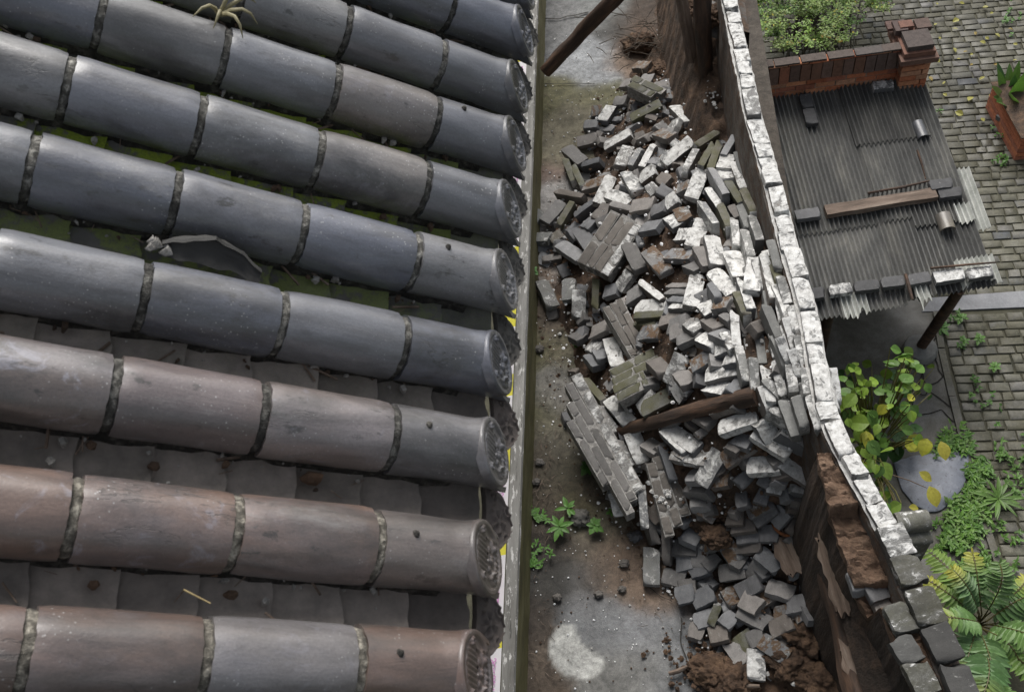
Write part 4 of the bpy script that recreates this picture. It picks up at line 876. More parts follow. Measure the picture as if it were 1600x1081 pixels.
plank('upright_plank', 'pale brown split plank standing beside the dark crooked post', at(1086, 92, .95), at(1066, -25, 1.6), .13, .05, M['palewood'], .5, jag_=.05)
log('wall_beam', 'long dark timber lying along the foot of the earth core, near end', [at(1283, 800, .75), at(1310, 920, .8), at(1350, 1090, .85)], (.085, .10), M['darkwood'])
plank('splintered_plank', 'splintered brown plank standing loose against the earth core of the wall', at(1283, 836, 1.15), at(1317, 958, 1.05), .10, .022, M['palewood'], .9, jag_=.12)
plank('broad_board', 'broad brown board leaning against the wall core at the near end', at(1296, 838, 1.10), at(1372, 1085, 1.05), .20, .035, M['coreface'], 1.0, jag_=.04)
plank('pale_board', 'pale weathered board at the foot of the wall, near bottom edge', at(1330, 1003, .95), at(1372, 1110, .95), .17, .03, M['palewood'], .5, jag_=.12)
plank('split_lath', 'dark splintered lath with a pale broken edge among the lower dark bricks', at(1216, 838, .42), at(1242, 896, .40), .12, .03, M['palewood'], .25, jag_=.1)
for pts, lab in ((((1045, 1052, .03), (1060, 1048, .04), (1076, 1040, .03)), 'short crooked stick lying on the wet concrete below the heap'), (((1133, 1066, .05), (1155, 1071, .05), (1187, 1071, .06)), 'dark stick lying on brown soil beside the white block')):
    P = [at(*p) for p in pts]; b = MB(); b.tube(P, [.012, .016, .010], 8, rough=.5); tag(b.build('stick', M['palewood'], smooth=50, loc=P[0]), lab, 'stick')
b = MB(); P = []
for k in range(16): a = math.pi*(.3+1.3*k/15); c0 = at(1240, 818, .45); P.append(c0+Vector((-.06+.07*math.cos(a), .08*math.sin(a), .02*math.sin(a*2))))
b.tube(P, .011, 8, rough=.3); M['rust'] = mat_mottle('rust', [(.09, .03, .01), (.25, .09, .03)], 18, .85); tag(b.build('rusty_hoop', M['rust'], smooth=50, loc=P[0]), 'rusty bent hoop sticking out behind the grey bricks of the lower heap', 'hoop')
# soil clods
def clod(u, v, z, r, label, mat='earth', name='soil_clod'):
    c = at(u, v, z); me = bpy.data.meshes.new(name); b = bmesh.new(); bmesh.ops.create_icosphere(b, subdivisions=5 if r > .08 else 4, radius=1)
    for q in b.verts:
        p = q.co; k = 1+.35*nz(p.x*1.7+u, p.y*1.7+v, p.z*1.7)+.22*nz(p.x*4+u, p.y*4, p.z*4)+.16*nz(p.x*9, p.y*9+u, p.z*9)+.09*nz(p.x*22, p.y*22+u, p.z*22); q.co = Vector((p.x*k*r, p.y*k*r*.85, max(-.3*r, p.z*k*r*.55)))
    b.to_mesh(me); b.free(); me.materials.append(M[mat]); me.shade_smooth(); o = link(name, me, None, c); return tag(o, label, 'soil clod')
clod(1110, 1045, .03, .13, 'flat brown soil clod at the edge of the wet concrete'); clod(1140, 1062, .03, .15, 'broad brown soil clod left of the white block'); clod(1118, 838, .34, .10, 'crumbly brown clod pressed between grey bricks left of the lower heap')
clod(1236, 1030, .07, .16, 'cracked brown soil lump right of the white block'); clod(1262, 985, .12, .17, 'wide brown soil lump at the foot of the wall beam'); clod(1108, 790, .40, .09, 'reddish clod beside the bricks below the slab with white flakes'); clod(1280, 1062, .05, .15, 'low soil lump with lime flakes near the bottom edge'); clod(1120, 25, 1.3, .13, 'brown earth lump on the far broken end of the wall'); clod(1092, 12, 1.2, .12, 'dark earth lump beside the top of the crooked post')
clod(1040, 108, .12, .10, 'small brown clod at the far foot of the heap'); clod(1000, 68, .05, .15, 'twiggy soil heap at the far end of the yard')
b = MB(); q = random.Random(4)
for k in range(60):
    c = at(q.gauss(1000, 38), q.gauss(58, 26), .10+q.uniform(0, .12)); a = q.uniform(0, 6.28); d = Vector((math.cos(a), math.sin(a), q.uniform(-.2, .3)))*q.uniform(.05, .2); b.tube([c-d, c+Vector((0, 0, .015)), c+d], [.004, .004, .002], 5)
tag(b.build('twigs', M['bark']), kind='stuff')
# crumbs: lime chips and gravel
b = MB(); q = random.Random(5)
def crumb(p, r, m):
    vv = [p+Vector((q.uniform(.5, 1)*math.cos(k*1.05)*r, q.uniform(.5, 1)*math.sin(k*1.05)*r, 0)) for k in range(6)]+[p+Vector((q.uniform(-.3, .3)*r, q.uniform(-.3, .3)*r, r*q.uniform(.4, .9)))]
    b.add(vv, [(k, (k+1) % 6, 6) for k in range(6)], m)
for k in range(3600):
    if k < 1500: x, y = q.uniform(LWX+.03, .6), q.uniform(1.5, 8.3); z = mound(x, y); r = q.choice((.004, .005, .006, .010)); m = q.choices((0, 1, 2), (3, 4, 4))[0]
    else:
        y = q.uniform(1.7, 7.4); x = q.uniform(interp(y, XL)-.12, wall_x(y)-.1); z = mound(x, y)+q.choice((0, .02, .06)); r = q.choice((.006, .009, .014, .02)); m = q.choices((0, 1, 2), (3, 2, 5))[0]
    if edge_d(x, y, DRY) < .5 and in_poly(x, y, DRY) and q.random() < .8: continue
    crumb(Vector((x, y, z-.004)), r, m)
for k in range(900):
    u_, v_ = q.choice(((1110, 1040, 32), (1150, 1060, 40), (1240, 1030, 34), (1270, 980, 34), (1290, 1060, 30), (1240, 920, 30), (1130, 850, 26), (1090, 1020, 30))) [:2]; c_ = at(q.gauss(u_, 32), q.gauss(v_, 24)); crumb(Vector((c_.x, c_.y, mound(c_.x, c_.y)+q.choice((0, .01, .03)))), q.choice((.006, .010, .016, .026)), 2)
tag(b.build('rubble_crumbs', [M['lime'], M['brick'], M['earth']]), kind='stuff')
b = MB()
for (u, v, s_, n) in ((1035, 770, 14, 26), (1040, 768, 10, 14), (1285, 1062, 22, 50), (1270, 1045, 16, 20), (1225, 1020, 20, 14), (1112, 150, 10, 16), (1125, 130, 10, 20)):
    for k in range(n):
        uu, vv = q.gauss(u, s_), q.gauss(v, s_*.8); zz = .43 if v < 800 and v > 700 else (.9 if v < 200 else .05); crumb(at(uu, vv, zz), q.choice((.006, .010, .016, .024)), 0)
tag(b.build('lime_flakes', [M['lime']]), kind='stuff')

# litter: rootlets, straw and leaf scraps on the yard soil
b = MB(); q = random.Random(15)
for k in range(420):
    u, v = q.choice(((838, 740, 14, 50), (850, 700, 20, 40), (835, 540, 12, 60), (845, 800, 16, 50), (835, 1020, 14, 50), (870, 560, 25, 60), (845, 430, 14, 40), (838, 170, 10, 40), (1010, 880, 50, 30)))[:2]
    s = {838: 14}.get(u, 20); c = at(q.gauss(u, s), q.gauss(v, 40), .006)
    if c.x < LWX+.03: continue
    if mound(c.x, c.y) > .03: continue
    a = q.uniform(0, 6.28); d = Vector((math.cos(a), math.sin(a), q.uniform(-.05, .12)))*q.uniform(.008, .05); e = Vector((-d.y, d.x, 0))*q.uniform(-.5, .5); b.tube([c-d, c+e, c+d], [.0016, .002, .001], 4, q.choice((0, 0, 1)))
tag(b.build('litter', [M['bark'], M['palewood']]), kind='stuff')
for k, (u, v, r, lab) in enumerate(((843, 722, .035, 'grey pebble on the dark soil by the low wall'), (832, 470, .0, ''), (842, 545, .04, 'small brown brick crumb on the mossy soil near the low wall'), (838, 752, .03, 'round brown pebble by the foot of the low wall'), (871, 933, .03, 'angular dark pebble on the damp black patch'), (935, 928, .03, 'dark pebble in the wet grey streak above the pale dry patch'), (972, 920, .028, 'dark pebble on the brown sandy patch'), (975, 880, .035, 'dirty stone chip on the sandy soil below the green seedlings'))):
    if r: o = clod(u, v, .01, r, lab, 'brick', 'pebble'); o['category'] = 'pebble'; o.color = (.11, .10, .09, 1)
o = clod(992, 838, .03, .05, 'flat dark tile chip below the end of the stepped slab', 'brick', 'tile_chip'); o['category'] = 'tile chip'; o.color = (.09, .09, .095, 1)
# ================================================================== COURT BEYOND THE WALL
b = MB(); b.box((-40, -30, ZR-.4), (40, 60, ZR-.008)); tag(b.build('ground', mat_mottle('court_soil', [(.025, .025, .014), (.055, .052, .032), (.09, .085, .055)], 3, .85, .02)), kind='structure')
M['apron'] = mat_mottle('old_concrete_apron', [(.035, .033, .022), (.085, .08, .065), (.16, .155, .145)], 2.4, .6, .006, fine=90, rvar=.2)
ap = [at(u, v, ZR) for u, v in ((1180, 480), (1455, 462), (1468, 520), (1478, 560), (1500, 640), (1518, 715), (1530, 770), (1552, 850), (1330, 1000), (1200, 700))]
b = MB(); b.prism([(p.x, p.y) for p in ap], ZR-.05, ZR+.004); tag(b.build('concrete_apron', M['apron']), kind='structure')
b = MB(); q = random.Random(8)
for px in ([(1430, 560), (1450, 610), (1490, 640), (1500, 645)], [(1400, 610), (1445, 615), (1470, 590), (1462, 560)], [(1430, 650), (1470, 640), (1490, 660)], [(1462, 520), (1440, 580), (1425, 640)]): ribbon(b, jag(px, 8, .03, ZR), .008, ZR+.010)
tag(b.build('apron_cracks', M['crack']), kind='structure')
fl = [at(u, v, ZR) for u, v in ((1440, 488), (1456, 466), (1700, 448), (1700, 476))]
M['flag'] = mat_mottle('blue_grey_flagstone', [(.09, .095, .105), (.16, .165, .18), (.22, .225, .235)], 5, .45, .004, rvar=.12)
b = MB(); b.prism([(p.x, p.y) for p in fl], ZR-.05, ZR+.012); tag(b.build('flagstone_strip', M['flag']), kind='structure')
# paving: rows of worn stones
KERB = [at(u, v, ZR) for u, v in ((1462, 488), (1470, 545), (1487, 620), (1506, 700), (1526, 780), (1558, 880), (1590, 960))][::-1]
def kerb_x(y): return interp(y, [(p.y, p.x) for p in KERB])
FLY = (fl[0].y+fl[3].y)/2; FLY1 = max(fl[1].y, fl[2].y); FLY0 = min(fl[0].y, fl[3].y)
b = MB(); q = random.Random(21); y = 2.2; LOST = 0
def stone(x0, y0, x1, y1, col, h, tw):
    m = .010; j = lambda: q.uniform(-.007, .007)
    o = [(x0+j(), y0+j()), (x1+j(), y0+j()+tw), (x1+j(), y1+j()+tw), (x0+j(), y1+j())]; cx, cy = (x0+x1)/2, (y0+y1)/2+tw/2
    ins = lambda k: [(cx+(a-cx)*k, cy+(c-cy)*k) for a, c in o]
    vv = [(a, c, ZR-.04) for a, c in o]+[(a, c, ZR+h-.007) for a, c in o]+[(a, c, ZR+h+q.uniform(-.003, .003)) for a, c in ins(.91)]+[(cx+j(), cy+j(), ZR+h+.006)]
    fs = [(k, (k+1) % 4, 4+(k+1) % 4, 4+k) for k in range(4)]+[(4+k, 4+(k+1) % 4, 8+(k+1) % 4, 8+k) for k in range(4)]+[(8+k, 8+(k+1) % 4, 12) for k in range(4)]
    b.add(vv, fs, 0, col)
while y < 13.5:
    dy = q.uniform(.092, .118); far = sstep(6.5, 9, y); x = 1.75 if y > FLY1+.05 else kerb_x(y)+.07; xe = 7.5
    if FLY0-.05 < y < FLY1 or FLY0 < y+dy < FLY1: 
        if x < xe: pass
    while x < xe:
        l = q.choice((q.uniform(.09, .14), q.uniform(.15, .22), q.uniform(.17, .25))); u, v = proj((x, y, ZR))
        inflag = in_poly(x+l/2, y+dy/2, [(p.x, p.y) for p in fl])
        if not inflag and -150 < v < 1250 and 1080 < u < 1750:
            g = q.uniform(.06, .125); wm = q.uniform(.008, .028); c = (g+wm, g+wm*.78, g-.014)
            if q.random() < .16: c = (.155, .15, .14)
            if q.random() < .05*(1-far): c = (.25, .24, .225)
            if q.random() < .07: c = (.09, .097, .11)
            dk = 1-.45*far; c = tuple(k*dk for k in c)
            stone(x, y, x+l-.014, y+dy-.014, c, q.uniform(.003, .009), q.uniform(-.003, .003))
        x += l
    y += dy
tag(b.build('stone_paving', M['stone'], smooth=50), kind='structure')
b = MB(); s = 0
for a, c in zip(KERB, KERB[1:]):
    d = (c-a); n = max(1, int(d.length/.38)); t = d.normalized(); nn = Vector((-t.y, t.x, 0))
    for k in range(n):
        p0 = a+d*(k/n); p1 = a+d*((k+1)/n)-t*.012; w = .032; g = q.uniform(.08, .13)
        vv = [(p0+nn*w), (p0-nn*w), (p1-nn*w), (p1+nn*w)]; b.prism([(v.x, v.y) for v in vv][::-1], ZR-.04, ZR+.03+q.uniform(-.006, .006), 0, (g*1.05, g, g*.9))
tag(b.build('kerb_stones', M['stone']), kind='structure')
# ---------------- lean-to with corrugated roof
ZB, ZF = -.62, -1.0
CA, CB_, CC, CD = at(1184, 150, ZB), at(1443, 122, ZB), at(1562, 452, ZF), at(1277, 500, ZF)
shed = empty('lean_to_shed', (CA.x+.6, (CA.y+CD.y)/2, ZR), 'low lean-to with grey corrugated roof between the whitewashed wall and the paved court', 'shed')
SN = (CB_-CA).cross(CD-CA).normalized(); SN = SN if SN.z > 0 else -SN
NWV = 37
def SP(i, j, lift=0.0, wave=True):
    p = CA.lerp(CB_, i).lerp(CD.lerp(CC, i), j)
    return p+Vector((0, 0, lift+(-.021*math.cos(2*math.pi*NWV*i) if wave else 0)+.008*nz(i*3, j*3)))
def shed_p(u, v, lift=0.0):
    r = ray(u, v); P = CA+SN*lift; t = (P-O_).dot(SN)/r.dot(SN); return O_+r*t
def sheet(i0, i1, j0, j1, lift, col, name='corrugated_sheet', mat='asb', rag=0.0, parent=shed, cut=None):
    n = int((i1-i0)*NWV*8); m = 24; T, B = [], []
    for a in range(m+1):
        r1, r2 = [], []
        for k in range(n+1):
            i = i0+(i1-i0)*k/n; jj0, jj1 = j0, j1+rag*(.6*nz(i*22, 3)+.3*nz(i*70, 5))
            if cut: jj1 += cut(i)
            j = jj0+(jj1-jj0)*a/m; p = SP(i, j, lift+.010*(1-a/m)*0); r1.append(p); r2.append(p-SN*.006)
        T.append(r1); B.append(r2)
    b = MB(); b.grid(T); b.grid(B, flip=True); b.grid([T[-1], B[-1]]); b.grid([T[0], B[0]], flip=True); b.grid([[r[0] for r in T], [r[0] for r in B]], flip=True); b.grid([[r[-1] for r in T], [r[-1] for r in B]])
    if parent is None: return b
    o = b.build(name, M[mat], parent, smooth=50); o.color = (col, col, col*.97, 1); return o
sheet(-.055, .53, .0, .66, .014, .92, rag=.008); sheet(.50, 1.0, .0, .655, .026, 1.0, rag=.01)
sheet(-.055, .50, .58, 1.0, 0, 1.2, rag=.012); sheet(.47, 1.0, .58, .985, .010, .82, rag=.02)
sheet(.475, .92, -.01, .305, .040, .62, rag=.012); sheet(.66, .985, .60, .70, .034, .7, rag=.012)
def wp(name, p1, p2, r, mat='darkwood'):
    b = MB(); b.tube([p1, (p1+p2)/2+Vector((.01, .01, 0)), p2], r, 10, rough=.3); return b.build(name, M[mat], shed, smooth=45)
base = at(1436, 546, ZR); wp('post', base, shed_p(1500, 452, -.03), .052)
wp('post', Vector((CB_.x-.15, CB_.y-.1, ZR)), Vector((CB_.x-.15, CB_.y-.1, ZB-.04)), .05); wp('post', Vector((CD.x+.12, CD.y+.1, ZR)), Vector((CD.x+.12, CD.y+.1, ZF-.04)), .05)
wp('purlin', SP(.02, .95, -.06, False), SP(.98, .93, -.06, False), .04); wp('purlin', SP(.02, .08, -.06, False), SP(.98, .08, -.06, False), .04); wp('purlin', SP(.02, .5, -.06, False), SP(.98, .5, -.06, False), .04)
b = MB(); n = 40; ft = at(1436, 549, ZR); rg = []
for r, z in ((.17, -.02), (.168, .05), (.15, .085), (.08, .095), (.001, .096)): rg.append([(ft.x+r*math.cos(k*2*math.pi/n)*(1+.04*nz(k*.3, r)), ft.y+r*math.sin(k*2*math.pi/n), ZR+z) for k in range(n+1)])
b.grid(rg); tag(b.build('post_footing', mat_mottle('footing_stone', [(.12, .12, .11), (.22, .22, .21)], 9, .8, .006), smooth=40, loc=ft), 'round pale footing stone under the leaning shed post', 'footing stone')
# bricks and scraps weighing the roof down
def wb(a, kind, g, label, group=None, w=1.0, edge=False):
    u1, v1, u2, v2 = a; p1, p2 = shed_p(u1, v1, .085), shed_p(u2, v2, .085); o = brick_at(p1, p2, kind, edge, lab=False, wide=w); o.color = (g, g, g*1.04, 1); tag(o, label, 'brick', group); return o
GR = 'bricks weighing down the corrugated roof'
wb((1257, 147, 1263, 168), 'g', .05, 'dark brick nearer the red wall of the lengthwise pair on the corrugated roof', GR); wb((1263, 169, 1270, 193), 'g', .055, 'dark brick farther from the red wall of the lengthwise pair on the corrugated roof', GR)
wb((1364, 134, 1397, 130), 's', .09, 'grey brick with pale top lying against the red brick wall on the shed roof', GR); wb((1243, 336, 1281, 330), 'g', .12, 'grey brick left of the wooden plank on the shed roof', GR)
wb((1453, 289, 1489, 284), 'g', .065, 'dark brick resting beside the right end of the wooden plank', GR); wb((1467, 302, 1503, 298), 'g', .055, 'chipped dark brick at the right roof edge next to the pale sheet', GR)
for k, (a, kd, g, lab) in enumerate((((1265, 459, 1290, 455), 'g', .06, 'dark brick at the wall end of the row along the front roof edge'), ((1295, 453, 1331, 448), 's', .10, 'grey brick with a pale speckled top, second of the front row from the wall'), ((1335, 447, 1374, 443), 'g', .06, 'plain dark brick in the front row above the pale patched sheet'), ((1377, 441, 1414, 437), 'g', .075, 'dark grey brick in the front row just left of the brown stick'), ((1419, 437, 1454, 431), 'g', .085, 'grey brick in the front row between the brown stick and the white brick'), ((1460, 433, 1507, 426), 'W', .12, 'white mottled brick in the front row under the long thin lath'), ((1511, 428, 1552, 421), 's', .09, 'grey brick at the outer end of the front row on the pale sheet'))): wb(a, kd, g, lab, GR)
plank('wooden_plank', 'reddish brown wooden plank laid across the corrugated shed roof', shed_p(1290, 328, .085), shed_p(1463, 300, .085), .12, .06, M['palewood'])
for pts, r, lab in (([(1356, 302), (1410, 293), (1452, 283)], .012, 'thin dark stick lying just above the wooden plank on the shed roof'), ([(1454, 419), (1510, 414), (1556, 410)], .011, 'long thin lath lying over the front row of bricks'), ([(1415, 428), (1420, 445), (1426, 468)], .014, 'short brown stick hanging over the front roof edge'), ([(1433, 235), (1440, 255), (1446, 280)], .010, 'crooked dark twig on the shed roof below the rolled tile')):
    P = [shed_p(u, v, .10 if v > 400 else .03) for u, v in pts]; b = MB(); b.tube(P, [r, r*1.1, r*.8], 8, rough=.4); tag(b.build('stick', M['darkwood'], smooth=50, loc=P[0]), lab, 'stick')
def halftile(u1, v1, u2, v2, col, label, r=.055):
    p1, p2 = shed_p(u1, v1, .03), shed_p(u2, v2, .03); x = (p2-p1).normalized(); y = SN.cross(x); L = (p2-p1).length; b = MB(); T, B = [], []
    for a in range(9):
        T.append([(L*a/8, r*math.cos(t), r*math.sin(t)*.9) for t in [math.pi*k/14 for k in range(15)]]); B.append([(L*a/8, (r-.012)*math.cos(t), (r-.012)*math.sin(t)*.9) for t in [math.pi*k/14 for k in range(15)]])
    b.grid(T); b.grid(B, flip=True); b.grid([T[-1], B[-1]]); b.grid([T[0], B[0]], flip=True); o = b.build('barrel_tile', M['tile'], smooth=40); o.matrix_basis = basis(x, y, SN, p1); o.color = col; return tag(o, label, 'roof tile')
halftile(1433, 192, 1443, 216, (.10, .105, .115, 0), 'small dark barrel tile lying on the shed roof near its right edge'); halftile(1473, 336, 1481, 360, (.20, .17, .12, 0), 'yellowish grey tile piece lying on the lower right of the shed roof', .07)
def scrap(i0, i1, j0, j1, lift, label, rag=.03, cut=None, name='sheet_scrap'):
    b = sheet(i0, i1, j0, j1, lift, 1, rag=rag, parent=None, cut=cut); return tag(b.build(name, M['palesheet'], smooth=50, loc=b.v[0]), label, 'sheet scrap')
scrap(.985, 1.075, .46, .74, .0, 'pale corrugated scrap sticking out beyond the right edge of the shed roof', .03); scrap(.90, 1.0, .63, .715, .045, 'small pale scrap beside the yellowish tile piece', .03)
scrap(.80, 1.02, .86, .985, .024, 'wide pale sheet with a torn scalloped edge under the outer bricks of the front row', .02, lambda i: -.03*math.sin((i-.8)*14)); scrap(.14, .29, .925, 1.01, .018, 'torn pale corrugated patch on the front roof edge near the wall', .05)
scrap(.545, .625, .93, 1.0, .05, 'curled pale strip hanging between the brown stick and the white brick', .10)
# ---------------- red brick wall with end pier
fa, fb = at(1172, 160, ZB), at(1400, 130, ZB); ux = (fb-fa); ux.z = 0; LW = ux.length; ux.normalize(); uy = Vector((-ux.y, ux.x, 0)); uz = Vector((0, 0, 1))
red = empty('red_brick_wall', (fa.x+ux.x*LW/2, fa.y+ux.y*LW/2, ZR), 'weathered red brick wall with dark coping and a corbelled end pier behind the shed', 'wall')
ztop = z_at(fa.x, fa.y, 103)-.02; FM = basis(ux, uy, uz, Vector((fa.x, fa.y, 0))); q = random.Random(31)
RED = [(.44, .155, .075), (.38, .125, .06), (.48, .21, .11), (.31, .115, .07), (.44, .23, .14)]; DRK = [(.075, .058, .05), (.11, .068, .052), (.16, .075, .05), (.07, .06, .056)]
def rb_course(bb, x0, x1, z0, z1, l, y0, y1, cols, off=0.0):
    x = x0-off
    while x < x1-.02:
        a, c = max(x0, x), min(x1, x+l*q.uniform(.95, 1.05)); x += l
        if c-a < .02: continue
        col = q.choice(cols); k = q.uniform(.8, 1.15); j = q.uniform(-.006, .006); bb.box((a+.005, y0+j, z0+.005), (c-.005, y1+j, z1-.005), 0, tuple(t*k for t in col), FM)
b = MB(); b.box((-.05, .02, ZR), (LW, .065, ztop-.06), 0, (.26, .20, .15), FM); b.build('wall_core', M['redbrick'], red)
hs_ = ztop-.05-.215
b = MB(); rb_course(b, -.05, LW, hs_, hs_+.215, .105, -.004, .08, [(.15, .095, .075), (.20, .105, .07), (.13, .09, .077), (.28, .115, .07)]); b.build('soldier_course', M['redbrick'], red)
b = MB(); z = hs_; k = 0
while z > ZB-.25: rb_course(b, -.05, LW, z-.062, z, .20, .012, .075, RED, .1*(k % 2)); z -= .062; k += 1
b.build('brick_face', M['redbrick'], red)
b = MB(); rb_course(b, -.05, LW, hs_+.215, hs_+.238, .20, -.010, .085, RED); rb_course(b, -.05, LW, hs_+.238, ztop, .26, -.014, .088, DRK[:1]+DRK[3:]); b.build('coping', M['redbrick'], red)
pz = ztop-.10; b = MB(); z = ZR; k = 0
while z < pz-.03: rb_course(b, LW-.02, LW+.26, z, z+.062, .16 if k % 2 else .21, -.10, .32, RED); z += .062; k += 1
pier = b.build('pier', M['redbrick'], red); b = MB()
b.box((LW-.06, -.15, z), (LW+.30, .34, z+.055), 0, (.14, .08, .06), FM); b.box((LW-.03, -.11, z+.057), (LW+.27, .30, z+.11), 0, (.17, .085, .06), FM); b.box((LW+.0, -.08, z+.112), (LW+.25, .16, z+.165), 0, (.07, .055, .05), FM)
cap = b.build('pier_cap', M['redbrick'], red); b = MB()
for (x0, y0, x1, y1, h, c) in ((-.05, .17, .07, .33, .06, (.08, .055, .05)), (.0, .2, .13, .30, .07, (.15, .075, .055)), (.16, .18, .30, .32, .05, (.09, .06, .05)), (-.10, .25, -.02, .37, .03, (.1, .06, .05))): b.box((LW+x0, y0, z+.112), (LW+x1, y1, z+.112+h), 0, c, FM)
b.build('loose_cap_bricks', M['redbrick'], red)
# ---------------- brick planter
pl = at(1605, 240, ZR); plan = empty('brick_planter', (pl.x+.25, pl.y+.4, ZR), 'raised red brick planter at the right edge of the paved court', 'planter')
e0 = at(1590, 246, ZR); px_ = Vector((e0.x-.06, e0.y-.05, 0)); b = MB(); FMo = FM; FM = basis(Vector((1, .02, 0)), Vector((-.12, .99, 0)), uz, Vector((px_.x, px_.y, 0)))
z = ZR; k = 0
while z < ZR+.36: rb_course(b, 0, 1.0, z, z+.06, .2, 0, .9, RED[:2]+RED[3:4], .1*(k % 2)); z += .06; k += 1
b.build('planter_wall', M['redbrick'], plan); b = MB(); b.box((-.02, -.02, z+.002), (1.0, .92, z+.012), 0, (.05, .04, .03), FM); b.build('soil', M['darkearth'], plan); FM = FMo
o = brick_at(at(1567, 186, ZR+.16), at(1584, 176, ZR+.16), 'g', False, lab=False, wide=1.5); tag(o, 'grey stone block leaning beside the red planter under the broad-leaved plant', 'stone block')
# ---------------- slab of blue-grey stone
P = [at(u, v, ZR+.025) for u, v in ((1396, 722), (1425, 712), (1470, 707), (1513, 704), (1514, 728), (1507, 756), (1490, 782), (1470, 797), (1452, 800), (1428, 788), (1408, 762))]
c0 = sum(P, Vector())/len(P); b = MB(); n = 48; ring = []
for i in range(n):
    t = i/n*len(P); k = int(t); p = P[k].lerp(P[(k+1) % len(P)], t-k); ring.append(p+Vector((.01*nz(i*.9, 1), .01*nz(i*.9, 2), 0)))
b.grid([[Vector((p.x, p.y, ZR+.0)) for p in ring+ring[:1]], [p for p in ring+ring[:1]], [p.lerp(c0, .05)+Vector((0, 0, .006)) for p in ring+ring[:1]], [p.lerp(c0, .5)+Vector((0, 0, .006)) for p in ring+ring[:1]], [c0+Vector((0, 0, .006))]*(n+1)])
def mat_slab():
    t = NT('speckled_blue_grey_slab'); n = t.noise(6, 8, .7); c = t.ramp(n, [(.3, (.095, .103, .125)), (.55, (.16, .175, .21)), (.7, (.25, .26, .295))]); v = t.noise(28, 7, .75); c = t.mix(t.ramp(v, [(.58, 0.0), (.64, .9)]), c, (.05, .05, .055)); return t.fin(c, .45, v, .004, .4)
tag(b.build('stone_slab', mat_slab(), smooth=35, loc=c0), 'wedge-shaped speckled blue grey slab lying among weeds beside the large-leaved plant', 'stone slab')
# drain-like rounded coping pieces behind the wall
def capstone(u, v, z, w, d, h, lab, mat, rz=.1):
    c = at(u, v, z); b = MB(); rows = []
    for a in range(9):
        x = -w/2+w*a/8; rows.append([(x+.004*nz(a, k), d*math.cos(t)*.5*(1 if 0 < a < 8 else .94), h*math.sin(t)) for k, t in enumerate([math.pi*k/12 for k in range(13)])])
    b.grid(rows); b.add(rows[0], [tuple(range(12, -1, -1))]); b.add(rows[-1], [tuple(range(13))]); b.box((-w/2+.01, -d/2+.005, -.5), (w/2-.01, d/2-.005, .001)); o = b.build('coping_stone', M[mat], smooth=45, loc=(0, 0, 0)); o.location = c; o.rotation_euler = (0, 0, rz); o.color = (.10, .10, .09, 1); return tag(o, lab, 'coping stone')
capstone(1425, 815, 1.45, .17, .12, .05, 'rounded mossy coping stone sticking out behind the whitewashed wall', 'lichen'); capstone(1428, 838, 1.40, .17, .10, .03, 'flat pale-edged coping stone just below the rounded mossy one', 'lichen')
# ================================================================== PLANTS
q = random.Random(77)
def leaf(b, p, d, n, L, W, col, curl=.15, wide=.45, fold=.12, seg=5):
    d = d.normalized(); n = (n-d*n.dot(d)); n = n.normalized() if n.length > 1e-4 else d.orthogonal().normalized(); s = d.cross(n); c, l, r = [], [], []
    for k in range(seg+1):
        t = k/seg; w = W*.5*(math.sin(math.pi*min(1, t/(2*wide)) if t < wide else math.pi*(.5+.5*(t-wide)/(1-wide))))**.8 if 0 < t < 1 else .001
        m = p+d*(L*t)-n*(L*curl*t*t); c.append(m); l.append(m+s*w+n*w*fold*2); r.append(m-s*w+n*w*fold*2)
    b.grid([l, c, r], 0, col)
def rdir(a=0, spread=6.283): t = q.uniform(a, a+spread); return Vector((math.cos(t), math.sin(t), 0))
def vary(c, k=.2, y=0): s = q.uniform(1-k, 1+k); return (c[0]*s*(1+y), c[1]*s, c[2]*s)
LG, MG, DG, YL = (.17, .28, .05), (.10, .20, .04), (.04, .10, .025), (.40, .36, .04)
# leafy shrub beyond the red wall
bs = at(1285, 95, ZR); shrub = empty('leafy_shrub', bs, 'dense light green shrub with tiny leaves growing behind the red brick wall', 'shrub')
b, sb = MB(), MB()
for k in range(210):
    u, v = q.uniform(1172, 1385), q.uniform(-120, 92); e = ((u-1275)/112)**2
    lim = interp(u, [(1170, 90), (1230, 84), (1300, 70), (1345, 52), (1365, 30), (1390, 5)])
    if v > lim or (u > 1340 and v > 20 and q.random() < .5): continue
    z = ZR+q.uniform(.35, 1.15)*(1-.45*min(1, e)); p = at(u, v, z); stem0 = bs+Vector((q.uniform(-.5, .35), q.uniform(-.2, .5), 0))
    if k % 4 == 0: sb.tube([stem0, stem0.lerp(p, .5)+Vector((0, 0, .15)), p], [.012, .009, .004], 5, col=(.05, .045, .03))
    tone = vary(q.choice((LG, LG, MG, (.22, .31, .08))), .3)
    for tw in range(6):
        d = (rdir()+Vector((0, 0, q.uniform(-.1, .9)))).normalized(); L = q.uniform(.10, .22); sb.tube([p, p+d*L], [.003, .002], 4, col=(.07, .07, .03))
        for m in range(15):
            x = p+d*L*(m/14)+Vector((q.gauss(0, .012), q.gauss(0, .012), q.gauss(0, .012)))
            leaf(b, x, rdir()+Vector((0, 0, q.uniform(-.3, .4))), Vector((q.gauss(0, .4), q.gauss(0, .4), 1)), q.uniform(.026, .046), q.uniform(.013, .022), vary(tone, .25) if q.random() > .03 else YL, seg=3)
b.build('foliage', M['leaf'], shrub); sb.build('stems', M['leaf'], shrub)
b = MB()
for u, v in ((1240, 68), (1304, 64), (1288, 55)):
    for k in range(3): leaf(b, at(u+q.gauss(0, 2), v+q.gauss(0, 2), ZR+.8), rdir(), Vector((q.gauss(0, .4), q.gauss(0, .4), 1)), .07, .05, (.42, .30, .04))
